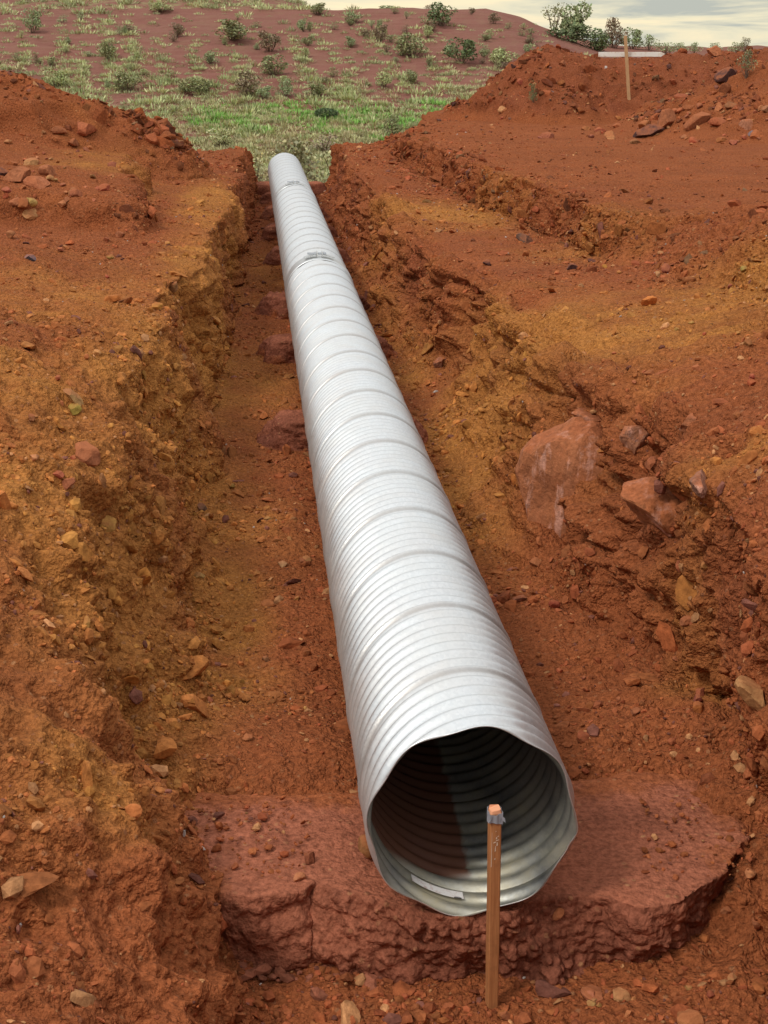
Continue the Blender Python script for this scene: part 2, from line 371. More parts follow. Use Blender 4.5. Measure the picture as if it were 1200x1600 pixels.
def hit(px, py):
    """first point of the ground seen at a pixel"""
    d = (GPROJ[:, 0] - px) ** 2 + (GPROJ[:, 1] - py) ** 2; d = np.where(GPROJ[:, 2] > 1, d, 1e9)
    k = np.where(d < max(30.0 if py < 400 else 8.0, d.min() * 1.5))[0]; j = k[np.argmin(GPROJ[k, 2])]
    return P.reshape(-1, 3)[j].copy(), GN.reshape(-1, 3)[j].copy(), GPROJ[j, 2]

pl = []
for x0, x1, y0, y1, z in ((-2500, 2500, -2500, 1.3, .82), (-2500, -8.6, 1.3, 25.5, 1.2), (14.4, 2500, 1.3, 38, .95)):
    pl.append([(x0, y0, z), (x1, y0, z), (x1, y1, z), (x0, y1, z)])
plain = mesh_np('plain', np.array(pl).reshape(-1, 3), np.arange(12).reshape(-1, 4), M_soil, False); tag(plain, 'flat red earth stretching away around the trench', 'ground', kind='structure')

# ------------------------------------------------------------------ gravel lying on it
def ico(sub):
    import bmesh
    bm = bmesh.new(); bmesh.ops.create_icosphere(bm, subdivisions=sub, radius=1)
    V = np.array([v.co[:] for v in bm.verts]); F = np.array([[v.index for v in f.verts] for f in bm.faces]); bm.free(); return V, F
def facet(V, r, n=9, lo=.45, hi=.85, jit=.0):
    V = V.copy()
    for _ in range(n):
        d = r.normal(size=3); d /= np.linalg.norm(d); h = r.uniform(lo, hi)
        V -= np.maximum(0, V @ d - h)[:, None] * d
    if jit: V *= 1 + jit * fbm(V, 2.2, 3, r.uniform(0, 50))[:, None]
    return V
def rots(n, r):
    q = r.normal(size=(n, 4)); q /= np.linalg.norm(q, axis=1)[:, None]; a, b, c, d = q.T
    return np.stack([np.stack([1 - 2 * (c * c + d * d), 2 * (b * c - a * d), 2 * (b * d + a * c)], -1),
                     np.stack([2 * (b * c + a * d), 1 - 2 * (b * b + d * d), 2 * (c * d - a * b)], -1),
                     np.stack([2 * (b * d - a * c), 2 * (c * d + a * b), 1 - 2 * (b * b + c * c)], -1)], 1)
def scatter(pos, nrm, size, tint, sub, seed, sink=.15):
    r = np.random.default_rng(seed); V0, F0 = ico(sub); n = len(pos)
    var = np.stack([facet(V0, r, 10, .32, .75) if sub > 1 else V0 * r.uniform(.75, 1.15, (len(V0), 1)) for _ in range(14)])
    B = var[r.integers(0, 14, n)] * np.stack([r.uniform(.8, 1.35, n), r.uniform(.65, 1.05, n), r.uniform(.35, .75, n)], -1)[:, None]
    tilt = rots(n, r); ang = r.uniform(0, 2 * pi, n)
    # mostly lying flat on the slope: rotate about the normal plus a little random tumble
    up = nrm + r.normal(size=(n, 3)) * .35; up /= np.linalg.norm(up, axis=1)[:, None]
    a = np.cross(up, np.stack([np.cos(ang), np.sin(ang), .3 + 0 * ang], -1)); a /= np.linalg.norm(a, axis=1)[:, None]; b = np.cross(up, a)
    R = np.stack([a, b, up], -1)
    W = np.einsum('nij,nkj->nki', R, B) * size[:, None, None] + (pos + nrm * (size * (.3 - sink))[:, None])[:, None]
    F = (F0[None] + (np.arange(n) * len(V0))[:, None, None]).reshape(-1, 3)
    return W.reshape(-1, 3), F, np.repeat(np.concatenate([tint, np.ones((n, 1))], 1), len(V0), 0)
flatP, flatN = P.reshape(-1, 3), GN.reshape(-1, 3)
fo, fm, fw, fy, ff = och.ravel(), mound.ravel(), wall.ravel(), Y.ravel(), flat.ravel()
vis = (GPROJ[:, 0] > -150) & (GPROJ[:, 0] < 1350) & (GPROJ[:, 1] < 1720) & (GPROJ[:, 1] > 40) & (fy > 2.6) & (fy < 34)
dens = np.clip(.35 + 1.5 * gn(flatP, 1.7, 33.0) + .7 * fm - .25 * ff + .9 * gn(flatP, 6, 3.0), .03, 1.6) * vis
foot = np.exp(-((Uc.ravel() - 2.9) / .25) ** 2) + np.exp(-((Uc.ravel() - 5.05) / .2) ** 2) + .8 * np.exp(-((Uc.ravel() - 7.0) / .3) ** 2)
dens *= (1 + 1.2 * foot)
pr = dens / dens.sum()
def tints(idx, r):
    n = len(idx); o = fo[idx][:, None]; base = np.array(RED) * (1 - o) + np.array(OCH) * o
    c = base * r.uniform(.66, 1.12, (n, 1)) * r.uniform(.93, 1.09, (n, 3))
    k = r.random(n); c[k > .89] = np.array([.42, .20, .085]) * r.uniform(.7, 1.25, ((k > .89).sum(), 1))
    c[k > .955] = np.array([.20, .075, .05]) * r.uniform(.6, 1.3, ((k > .955).sum(), 1)); c[k > .997] = np.array([.42, .36, .32])
    return c
i1 = rng.choice(len(flatP), 85000, p=pr); s1 = np.maximum(.0045 * (1 + rng.pareto(2.3, len(i1))), fy[i1] * .0007); s1 = np.minimum(s1, .035)
V, F, T = scatter(flatP[i1], flatN[i1], s1, tints(i1, rng), 1, 3)
g = mesh_np('gravel', V, F, M_gravel, False, {'tint': ('FLOAT_COLOR', T)}); tag(g, 'loose red and tan gravel littering the dug earth', 'gravel', kind='stuff')
i2 = rng.choice(len(flatP), 3800, p=pr); s2 = np.clip(.017 * (1 + rng.pareto(2.4, len(i2))) * (.5 + fy[i2] / 14), .017, .07)
V, F, T = scatter(flatP[i2], flatN[i2], s2, tints(i2, rng), 2, 4, .2)
g = mesh_np('rubble', V, F, M_gravel, False, {'tint': ('FLOAT_COLOR', T)}); tag(g, 'angular broken rubble scattered over the banks and trench floor', 'rubble', kind='stuff')

d3 = vis * (fm * (1 + 1.6 * (flatP[:, 0] < 0)) * (.5 + 1.6 * np.clip(gn(flatP, .6, 14.0) + .15, 0, 1)) * sstep(fy, 12, 16) + .30 * scarp.ravel()) * np.clip(.45 + 1.8 * gn(flatP, 1.6, 54.0), .05, 2)
i3 = rng.choice(len(flatP), 9000, p=d3 / d3.sum()); s3 = np.clip((.007 + .0008 * fy[i3]) * (1 + rng.pareto(2.2, len(i3))), .018, .17)
t3 = tints(i3, rng); k3 = rng.random(len(i3)); t3 *= .85; t3[k3 > .72] *= np.array([.55, .58, .65]); s3 = np.where(fm[i3] < .3, s3 * .62, s3)
V, F, T = scatter(flatP[i3], flatN[i3], s3, t3, 2, 5, .25)
g = mesh_np('rubble', V, F, M_gravel, False, {'tint': ('FLOAT_COLOR', T)}); tag(g, 'coarse dark and brown rubble covering the spoil heaps and scarps', 'rubble', kind='stuff')

# ------------------------------------------------------------------ steel pipe
def steel_mat(name, inside):
    m, t, b = newmat(name, .42, .5, .75)
    co = N(t, 'ShaderNodeTexCoord').outputs['Object']
    v = N(t, 'ShaderNodeTexVoronoi'); v.inputs['Scale'].default_value = 120; t.links.new(co, v.inputs['Vector'])
    sp = N(t, 'ShaderNodeSeparateColor'); t.links.new(v.outputs['Color'], sp.inputs[0])
    c = mixc(t, sp.outputs[0], (.64, .67, .68), (.72, .745, .75)) if not inside else mixc(t, sp.outputs[0], (.27, .29, .29), (.34, .36, .35))  # inside copy of the steel is coloured darker to deepen its shade
    big = noise(t, 5, 5, co); c = mixc(t, mrange(t, big, .38, .7, 0, .45), c, (.66, .65, .61)); c = mixc(t, mth(t, 'MULTIPLY', attr(t, 'seam').outputs['Fac'], .55), c, (.30, .27, .24))
    ro = mrange(t, noise(t, 9, 5, co), .3, .7, .32, .52)
    met = None
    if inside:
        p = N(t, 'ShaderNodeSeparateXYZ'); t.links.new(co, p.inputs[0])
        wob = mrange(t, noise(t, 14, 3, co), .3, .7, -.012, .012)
        a = mrange(t, mth(t, 'ADD', p.outputs[0], wob), .040, .026)          # brown tone low on the left, ending in a sharp edge along the invert
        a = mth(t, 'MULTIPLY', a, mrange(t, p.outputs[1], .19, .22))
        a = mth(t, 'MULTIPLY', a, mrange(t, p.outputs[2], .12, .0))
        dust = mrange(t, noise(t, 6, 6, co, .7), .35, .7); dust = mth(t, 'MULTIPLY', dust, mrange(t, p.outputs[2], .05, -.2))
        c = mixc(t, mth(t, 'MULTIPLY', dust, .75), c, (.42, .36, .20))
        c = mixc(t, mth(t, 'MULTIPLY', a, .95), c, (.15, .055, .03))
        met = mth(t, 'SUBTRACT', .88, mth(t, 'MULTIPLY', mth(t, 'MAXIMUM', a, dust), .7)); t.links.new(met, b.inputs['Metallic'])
    else:
        # red dust kicked onto the lower flanks
        p = N(t, 'ShaderNodeSeparateXYZ'); t.links.new(co, p.inputs[0])
        d = mth(t, 'MULTIPLY', mrange(t, noise(t, 4, 6, co, .7), .4, .7), mrange(t, p.outputs[2], .20, -.20, .10, .85))
        c = mixc(t, d, c, (.40, .20, .11)); t.links.new(mth(t, 'SUBTRACT', .75, mth(t, 'MULTIPLY', d, .7)), b.inputs['Metallic'])
    t.links.new(c, b.inputs['Base Color']); t.links.new(ro, b.inputs['Roughness'])
    bp = N(t, 'ShaderNodeBump'); bp.inputs['Strength'].default_value = .12; bp.inputs['Distance'].default_value = .004
    t.links.new(noise(t, 60, 3, co), bp.inputs['Height']); t.links.new(bp.outputs[0], b.inputs['Normal'])
    return m
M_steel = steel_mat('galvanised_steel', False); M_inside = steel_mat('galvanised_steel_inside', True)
M_band, _t, _b = newmat('band_steel', .4, .5, .8); _b.inputs['Base Color'].default_value = (.66, .68, .68, 1)
M_bolt, _t, _b = newmat('dark_zinc_bolt', .45, .5, .7); _b.inputs['Base Color'].default_value = (.42, .44, .46, 1)

PR, LEAD, AX, PY0, PY1 = .300, .555, .455, 3.72, 27.5
pipe = empty('corrugated_pipe', (0, PY0, AX))
tag(pipe, 'long galvanised corrugated steel pipe lying along the trench', 'pipe')
def pipe_section(y0, y1, ds, nth, thick):
    S = np.arange(y0, y1, ds); S = np.append(S, y1); th = np.arange(nth) / nth * 2 * pi
    s, a = np.meshgrid(S, th, indexing='ij')
    ph = (s - PY0) / LEAD + a / (2 * pi) + .02                # helix turns
    w_ = 8 * ph
    r = PR + .0080 * np.cos(2 * pi * w_)
    d = (ph - np.round(ph)) * LEAD                            # distance to the lock seam
    r = r + .0040 * np.exp(-(d / .0055) ** 2) - .0050 * np.exp(-((d + .0125) / .0055) ** 2)
    r = r + .0014 * fbm(np.stack([s * 1.3, np.cos(a) * .8, np.sin(a) * .8], -1), 1.6, 2)
    V = np.stack([r * np.cos(a), s - y0, r * np.sin(a)], -1).reshape(-1, 3)
    F = grid_faces(len(S), nth, True)[:, ::-1]
    o = mesh_np('pipe_section', V, F, M_steel, True, {'seam': ('FLOAT', np.exp(-((d + .0115) / .008) ** 2))}, parent=pipe); o.location = (0, y0 - PY0, 0)
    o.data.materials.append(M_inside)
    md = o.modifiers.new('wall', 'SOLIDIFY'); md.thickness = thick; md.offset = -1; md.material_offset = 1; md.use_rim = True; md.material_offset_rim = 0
    return o
sec1 = pipe_section(PY0, 13.42, .0058, 208, .003)
pipe_section(13.46, 20.95, .010, 96, .003); pipe_section(20.99, PY1, .014, 96, .003)
def band(yc, half):
    a = np.arange(96) / 96 * 2 * pi; prof = [(-half, .3075), (-half, .3125), (-half + .012, .3155), (-half * .4, .3128), (half * .4, .3128), (half - .012, .3155), (half, .3125), (half, .3075)]
    V = np.array([[(r + .0015 * sin(3 * t + yc)) * cos(t), y, (r + .0015 * sin(3 * t + yc)) * sin(t)] for y, r in prof for t in a])
    o = mesh_np('coupling_band', V, grid_faces(len(prof), 96, True)[:, ::-1], M_band, True, parent=pipe); o.location = (0, yc - PY0, 0)
    # bolt bar and lugs on the crown
    for xx in (-.018, .030): boxes('clamp_lug', [((xx, 0, .336), (.012, .11, .044), (0, 0, 0))], M_band, o, .003)
    for xx, ry in ((.09, .28), (-.085, -.28)): boxes('clamp_strap', [((xx, 0, .322), (.11, .11, .006), (0, ry, 0))], M_band, o, .003)
    import bmesh
    from mathutils import Matrix
    for yy in (-.03, .03):
        bm = bmesh.new(); m = Matrix.Translation((-.02, yy, .342)) @ Matrix.Rotation(pi / 2, 4, 'Y'); bmesh.ops.create_cone(bm, cap_ends=True, segments=10, radius1=.006, radius2=.006, depth=.17, matrix=m)
        for xx in (-.034, .046):
            m = Matrix.Translation((xx, yy, .342)) @ Matrix.Rotation(pi / 2, 4, 'Y'); bmesh.ops.create_cone(bm, cap_ends=True, segments=6, radius1=.013, radius2=.013, depth=.012, matrix=m)
        me = bpy.data.meshes.new('clamp_bolt'); bm.to_mesh(me); bm.free(); me.materials.append(M_bolt)
        b_ = bpy.data.objects.new('clamp_bolt', me); COL.objects.link(b_); b_.parent = o
    return o
band(13.44, .16); band(20.97, .16)
# paper sticker pasted inside the mouth, with a line of dark print at one end
M_paper, t_, b_ = newmat('sticker_paper', .6, .3)
co = N(t_, 'ShaderNodeNewGeometry').outputs['Position']
t_.links.new(mixc(t_, mrange(t_, noise(t_, 55, 4, co), .52, .72), (.78, .76, .74), (.55, .40, .36)), b_.inputs['Base Color'])
M_ink, _t, _b = newmat('sticker_ink', .7, .2); _b.inputs['Base Color'].default_value = (.05, .05, .06, 1)
def arc_strip(name, a0, a1, y0, y1, r, mat, parent, n=16, slope=0):
    A = np.linspace(a0, a1, n); V = []
    for k, a in enumerate(A):
        dy = slope * (k / (n - 1))
        for y in (y0, y1): V.append([r * cos(a), y + dy, r * sin(a)])
    return mesh_np(name, np.array(V), grid_faces(n, 2), mat, True, parent=parent)
sa, sb = radians(236), radians(268)
st_ = arc_strip('sticker', sa, sb, .100, .138, .2885, M_paper, sec1, slope=-.035)
tag(st_, 'white paper sticker with dark print at one end')
arc_strip('print', radians(262.2), radians(266.6), .070, .0745, .2878, M_ink, st_, 6, -.004)
arc_strip('print', radians(262.8), radians(265.8), .077, .0785, .2878, M_ink, st_, 6, -.004)

# ------------------------------------------------------------------ clay bedding pads under the pipe
def pad_surface(name, V, nr, nc, label, group='clay bedding pads under the pipe', amp=1.0, origin=(0, 0, 0), edge=None, dark=0.0):
    V = V.reshape(nr, nc, 3); n = normals(V); n = n * np.sign(np.median(n[..., 2])); face = sstep(1 - np.abs(n[..., 2]), .15, .6)
    w_, i_ = worley(V + .02 * gn(V, 14)[..., None], 15, 2.0); w2_, i2_ = worley(V, 36, 4.0)
    d = .058 * fbm(V, 3.4, 4, 4.4, .58) * (.22 + face) + (1.6 * np.clip(.35 + 1.3 * fbm(V, 2.6, 2, 55.0), .05, 1)) * (.040 * np.clip(.62 - w_, 0, 1) * (i_ > .5) + .028 * np.clip(.6 - w2_, 0, 1) + .02 * (1 - 2 * np.abs(gn(V, 8, 7.0))) * .6) * (face * 1.25 + .12)
    d = d + .0045 * fbm(V, 22, 3, 2.0) + .004 * (1 - 2 * np.abs(fbm(V, 16, 2, 31.0)))
    V = V + n * (d * amp)[..., None]
    cl = np.clip(.05 + 1.5 * fbm(V, 2.4, 3, 8.0) + .65 * face + dark, 0, 1)
    edge = 0 * cl if edge is None else np.clip(edge * 1.3 + 1.6 * fbm(V, 4.5, 4, 12.0, .6) * (edge > .02), 0, 1)
    o = mesh_np(name, V.reshape(-1, 3) - np.array(origin), grid_faces(nr, nc), M_clay, True, {'dust': ('FLOAT', edge), 'ochre': ('FLOAT', 0 * cl), 'clay': ('FLOAT', cl)})
    o.location = origin
    return tag(o, label, 'clay pad', group)
def poly_x(pts, z, xs):
    q = np.array([at_z(px, py, z) for px, py in pts]); q = q[np.argsort(q[:, 0])]; return np.interp(xs, q[:, 0], q[:, 1])
zt = .135
xl, xr = at_z(212, 1250, zt)[0], at_z(1185, 1230, zt)[0]; nc = 460; xx = np.linspace(xl, xr, nc)
back = poly_x([(205,1236),(300,1232),(400,1238),(560,1238),(700,1230),(900,1216),(1080,1205),(1190,1222)], zt, xx)
front = poly_x([(205,1262),(240,1320),(330,1395),(400,1405),(470,1392),(484,1376),(560,1400),(700,1436),(800,1428),(860,1396),(940,1404),(1000,1424),(1060,1416),(1130,1366),(1165,1310),(1192,1240)], zt, xx)
base = poly_x([(205,1290),(300,1420),(335,1488),(400,1505),(480,1512),(600,1530),(830,1532),(1000,1506),(1100,1470),(1170,1390),(1215,1290)], -.09, xx)
rows = []; nf, nb = 110, 200
for k in range(12): f = k / 12; rows.append(np.stack([xx, back + .18 * (1 - f), -.08 + (zt + .06) * sstep(f, 0, 1) + 0 * xx], -1))
for k in range(nb): f = k / nb; rows.append(np.stack([xx, back + (front - back) * f, zt - .02 + .03 * f + 0 * xx], -1))
for k in range(nf + 1): f = k / nf; rows.append(np.stack([xx, front + (base - front) * (sin(f * pi / 2) ** 1.2) - .02 * sin(pi * f), zt + .01 - .03 * sstep(f, 0, .25) - (zt + .19) * (1 - cos(f * pi / 2)) ** .9 + 0 * xx], -1))
V = np.array(rows)
jit = .05 * fbm(np.stack([xx * 2.2, 0 * xx, 0 * xx], -1), 1, 4, 6.0, .6); V[:, :, 1] += jit[None] * np.linspace(-1, 1, len(rows))[:, None] ** 2 * 1.3
side = sstep(np.abs(np.linspace(-1, 1, nc))[None] + .05 * gn(V, 5), .86, 1.02); V[..., 2] -= .26 * side
og = (0.0, 4.1, 0.0)
ed = np.clip(sstep(np.abs(np.linspace(-1, 1, nc)), .66, .99)[None] + sstep(np.arange(len(rows)), 60, 8)[:, None] * .8, 0, 1)
pad_surface('bedding_pad', V, len(rows), nc, 'wide smooth maroon clay pad under the open pipe mouth', origin=og, edge=ed)
r_ = np.random.default_rng(77); n_ = 420; px_ = 225 + 260 * r_.random(n_) ** 1.4; py_ = 1245 + 130 * r_.random(n_)
px_[300:] = 1000 + 180 * r_.random(120); pos_ = np.array([at_z(a, b, .142) for a, b in zip(px_, py_)]); ii = np.zeros(n_, int)
n2 = 900; k2 = r_.integers(0, nc, n2); off = r_.normal(size=n2) * .05 - .015
pos2 = np.stack([xx[k2], base[k2] + off, np.interp(off, [-.2, 0, .06], [-.10, -.085, -.01])], -1); pos_ = np.concatenate([pos_, pos2]); ii = np.zeros(len(pos_), int)
tt_ = tints(ii, r_); tt_[n_:] = np.array([.30, .105, .058]) * r_.uniform(.6, 1.15, (n2, 1)); sz_ = np.clip(.0045 * (1 + r_.pareto(2.2, len(pos_))), .004, .02); sz_[n_:] *= 1.7
V, F, T = scatter(pos_, np.tile([0, 0, 1.0], (len(pos_), 1)), sz_, tt_, 1, 9)
tag(mesh_np('clay_crumbs', V, F, M_gravel, False, {'tint': ('FLOAT_COLOR', T)}), 'crumbs and small stones on both ends of the wide clay pad', 'gravel', kind='stuff')
nearest = [(688, 392, .62, 'crumbling maroon clay pad level with the unlabelled middle of the pipe, nearest behind the wide one'), (560, 386, .60, ''), (490, 396, .50, ''), (410, 401, .55, ''), (372, 397, .5, ''), (341, 399, .5, ''), (318, 401, .5, '')]
names = ['large crumbling clay pad left of the pipe, nearest behind the wide front pad', 'second clay pad behind the wide front pad, left of the pipe', 'third clay pad behind the wide front pad, left of the pipe',
         'dark clay pad beside the nearer clamp band of the pipe', 'low clay pad just beyond the nearer clamp band', 'small far clay pad before the farther clamp band', 'small far clay pad beside the farther clamp band']
for (py, px, ly, _), lab in zip(nearest, names):
    c = at_z(px, py, 0.0); yc = c[1]; xl = c[0]; n_ = 130 if py > 450 else 70; r_ = n_
    a, rr = np.meshgrid(np.linspace(0, 2 * pi, n_), np.linspace(0, 1, r_), indexing='xy')
    sg = lambda v, p: np.sign(v) * np.abs(v) ** p
    hx = (0.62 - xl) / 2; cx = (0.62 + xl) / 2
    prof = sstep(rr, 1.0, .66)
    Vp = np.stack([cx + hx * sg(np.cos(a), .85) * rr * (1 + .10 * np.sin(3 * a + py) + .06 * np.sin(5 * a + 2 * py)), yc + ly * .55 * sg(np.sin(a), .85) * rr * (1 + .14 * np.sin(2 * a + 2 * py) + .07 * np.sin(7 * a)), -.06 + .235 * prof], -1)
    pad_surface('bedding_pad', Vp, r_, n_, lab, origin=(cx, yc, 0), amp=1.15, edge=.4 * sstep(rr, .8, 1.0), dark=.5)
c = at_z(470, 292, 0.0)
a, rr = np.meshgrid(np.linspace(0, 2 * pi, 90), np.linspace(0, 1, 60), indexing='xy')
Vp = np.stack([-.05 + .95 * np.cos(a) * rr, 28.0 + .5 * np.sin(a) * rr, -.08 + .26 * sstep(rr, 1, .78)], -1)
pad_surface('bedding_pad', Vp, 60, 90, 'dark clay pad at the far end of the trench', origin=(0, 28.0, 0))

# ------------------------------------------------------------------ survey stake in front, marker cross behind
M_wood, t_, b_ = newmat('red_hardwood', .7, .25)
co = N(t_, 'ShaderNodeTexCoord').outputs['Object']; mp_ = N(t_, 'ShaderNodeMapping'); mp_.inputs['Scale'].default_value = (60, 60, 3); t_.links.new(co, mp_.inputs[0])
gr = noise(t_, 2.2, 5, mp_.outputs[0], .65); c_ = mixc(t_, mrange(t_, gr, .3, .72), (.34, .13, .045), (.52, .23, .09))
z_s = N(t_, 'ShaderNodeSeparateXYZ'); t_.links.new(co, z_s.inputs[0])
c_ = mixc(t_, mth(t_, 'MULTIPLY', mrange(t_, noise(t_, 26, 4, co), .5, .75), .5), c_, (.24, .10, .04))
t_.links.new(c_, b_.inputs['Base Color'])
bp = N(t_, 'ShaderNodeBump'); bp.inputs['Strength'].default_value = .3; bp.inputs['Distance'].default_value = .003; t_.links.new(gr, bp.inputs['Height']); t_.links.new(bp.outputs[0], b_.inputs['Normal'])
M_cut, _t, _b = newmat('fresh_cut_wood', .8, .2); _b.inputs['Base Color'].default_value = (.72, .33, .18, 1)
M_tape, t_, b_ = newmat('grey_flagging', .5, .4); b_.inputs['Base Color'].default_value = (.30, .31, .34, 1)
M_chalk, _t, _b = newmat('faded_paint', .9, .1); _b.inputs['Base Color'].default_value = (.72, .60, .46, 1)
M_whitewood, t_, b_ = newmat('white_painted_board', .6, .3)
co = N(t_, 'ShaderNodeTexCoord').outputs['Object']; t_.links.new(mixc(t_, mrange(t_, noise(t_, 9, 5, co), .5, .75), (.80, .79, .74), (.62, .50, .36)), b_.inputs['Base Color'])
M_pine, t_, b_ = newmat('pale_pine', .7, .25)
co = N(t_, 'ShaderNodeTexCoord').outputs['Object']; t_.links.new(mixc(t_, noise(t_, 12, 4, co), (.45, .27, .13), (.66, .44, .24)), b_.inputs['Base Color'])

gp, _, _ = hit(768, 1568); sb_ = at_z(768, 1570, gp[2]); top = at_y(773, 1262, sb_[1]); H = top[2] - sb_[2]
sw = 17.5 / FPX * ((sb_ - CAM) @ FWD)
stake = empty('survey_stake', sb_.tolist(), radians(8)); tag(stake, 'square reddish wooden survey stake standing before the pipe mouth', 'stake')
lean = (top[0] - sb_[0]) / H
import bmesh
bm = bmesh.new()
rr = random.Random(3)
lv = [(-.18, .5), (-.02, 1), (.12, .99), (.25, 1.02), (.37, .99), (H - .012, 1.0), (H, .86)]
ring = []
for z, s in lv:
    h = sw / 2 * s; c_ = .0035
    pts = [(h - c_, -h), (h, -h + c_), (h, h - c_), (h - c_, h), (-h + c_, h), (-h, h - c_), (-h, -h + c_), (-h + c_, -h)]
    ring.append([bm.verts.new((x + lean * z + rr.uniform(-.0007, .0007), y + rr.uniform(-.0007, .0007), z + (rr.uniform(-.004, .004) if z == H else 0))) for x, y in pts])
for i in range(len(ring) - 1):
    for k in range(8): bm.faces.new((ring[i][k], ring[i][(k + 1) % 8], ring[i + 1][(k + 1) % 8], ring[i + 1][k]))
f = bm.faces.new(ring[-1]); bm.normal_update()
me = bpy.data.meshes.new('post'); bm.to_mesh(me); bm.free(); me.materials.append(M_wood); me.materials.append(M_cut); me.polygons[-1].material_index = 1
for p_ in me.polygons:
    if p_.center.z > H - .02 and p_.index != len(me.polygons) - 1 and p_.center.z > H - .008: p_.material_index = 1
o = bpy.data.objects.new('post', me); COL.objects.link(o); o.parent = stake
# flagging tape wound round under the top, with frayed ends
V = []; n = 40; turns = 3
for k in range(n * turns + 1):
    a = k / n * 2 * pi; z = H - .030 + .012 * sin(a * .5 + 1) + .003 * (k / n); q = sw / 2 + .0022 + .0012 * sin(7 * a)
    cx_, sx_ = cos(a), sin(a); m_ = max(abs(cx_), abs(sx_)) ** .8
    for dz in (-.009, .009): V.append((q * cx_ / m_ + lean * H, q * sx_ / m_, z + dz))
tp = mesh_np('flagging_tape', np.array(V), grid_faces(n * turns + 1, 2), M_tape, False, parent=stake)
tp.modifiers.new('t', 'SOLIDIFY').thickness = .0008
for k, (x0, dx) in enumerate([(-sw / 2, -.010), (sw / 2, .009)]):
    z = H - .030 + .006 * (k % 2)
    V = [(x0 + lean * H, -sw / 2 - .003, z + .006), (x0 + lean * H, -sw / 2 - .003, z - .006), (x0 + dx + lean * H, -sw / 2 - .006, z - .014 + .012 * (k == 0)), (x0 + dx * .8 + lean * H, -sw / 2 - .004, z)]
    e_ = mesh_np('tape_end', np.array(V), np.array([[0, 1, 2, 3]]), M_tape, False, parent=tp); e_.modifiers.new('t', 'SOLIDIFY').thickness = .0008
# remains of a painted mark on the face
V = []; F = []
for x, z, wd, hh in [(-.002, .118, .003, .018), (.003, .104, .004, .012), (-.004, .098, .008, .005), (.004, .092, .010, .004), (.001, .085, .004, .008), (.006, .080, .005, .004), (-.003, .150, .003, .006), (-.001, .064, .003, .004), (-sw / 2 + .0035, .12, .002, .11)]:
    b0 = len(V); zz = H - z; yb = -sw / 2 - .0012
    V += [(x - wd / 2 + lean * zz, yb, zz - hh / 2), (x + wd / 2 + lean * zz, yb, zz - hh / 2 + .002), (x + wd / 2 + lean * zz - .0005, yb, zz + hh / 2), (x - wd / 2 + lean * zz + .001, yb, zz + hh / 2 - .001)]
    F.append([b0, b0 + 1, b0 + 2, b0 + 3])
mesh_np('painted_mark', np.array(V), np.array(F), M_chalk, False, parent=stake)

cb, _, _ = hit(983, 152); Yc = cb[1]; ct_ = at_y(977, 59, Yc - .1); mk = empty('marker_cross', cb.tolist()); tag(mk, 'wooden marker cross with white crossbar on the far spoil heap', 'marker')
d = ct_ - cb; L = float(np.linalg.norm(d)); tx, ty = math.atan2(-d[1], d[2]), math.atan2(d[0], d[2])
boxes('upright', [((d[0] / 2 - d[0] * .06, d[1] / 2, d[2] / 2 - .06), (.062, .045, L + .2), (tx, ty, 0))], M_pine, mk, .004)
a_, b__ = at_y(936, 85, Yc - .02), at_y(1032, 85, Yc - .02); m_ = (a_ + b__) / 2 - cb; Lb = float(np.linalg.norm(b__ - a_))
bar = boxes('crossbar', [((float(m_[0]), float(m_[1]) + .03, float(m_[2])), (Lb, .035, .095), (0, 0, -radians(2)))], M_whitewood, mk, .004)
# sawn point at the right-hand end
hb = .0475; x0 = float(m_[0]) + Lb / 2; yb = float(m_[1]) + .03 - .05; zc = float(m_[2])
V = np.array([(x0 - .002, yb - .017, zc - hb), (x0 - .002, yb - .017, zc + hb), (x0 + .09, yb - .017, zc + .01), (x0 - .002, yb + .017, zc - hb), (x0 - .002, yb + .017, zc + hb), (x0 + .09, yb + .017, zc + .01)])
me = bpy.data.meshes.new('point'); me.from_pydata(V.tolist(), [], [(0, 2, 1), (3, 4, 5), (0, 3, 5, 2), (1, 2, 5, 4), (0, 1, 4, 3)]); me.materials.append(M_whitewood)
o = bpy.data.objects.new('sawn_point', me); COL.objects.link(o); o.parent = bar

# ------------------------------------------------------------------ rocks one can point at
V3, F3 = ico(3); V4, F4 = ico(4); rr3 = np.random.default_rng(21)
rock_meshes = []
for k in range(12):
    V = facet(V3, rr3, 11, .42, .8, .10) * np.array([1.0, rr3.uniform(.7, .95), rr3.uniform(.55, .8)]); V /= np.abs(V[:, 0]).max()
    o = mesh_np('rock', V, F3, M_rock, False, link=False); rock_meshes.append(o.data); bpy.data.objects.remove(o)
def rock(px, py, wpx, col, label=None, group=None, flat_=1.0, k=None, rz=None, sink=.25, tilt=None, tall=1.0, name='rock', at=None):
    p, n, dz = hit(px, py) if at is None else (at[0], at[1], (at[0] - CAM) @ FWD)
    r = wpx / 2 / FPX * dz
    o = bpy.data.objects.new(name, rock_meshes[random.randrange(12) if k is None else k]); COL.objects.link(o)
    o.scale = (r, r, r * flat_ * tall); o.color = (*col, 1)
    from mathutils import Vector, Quaternion
    q = Vector((0, 0, 1)).rotation_difference(Vector(n.tolist()))
    q = Quaternion().slerp(q, .7) @ Quaternion((0, 0, 1), rz if rz is not None else random.uniform(0, 6.28)) @ Quaternion((1, 0, 0), tilt if tilt is not None else random.uniform(-.3, .3))
    o.rotation_mode = 'QUATERNION'; o.rotation_quaternion = q
    o.location = (p + n * r * (.45 * flat_ - sink)).tolist()
    if label: tag(o, label, 'rock', group)
    return o
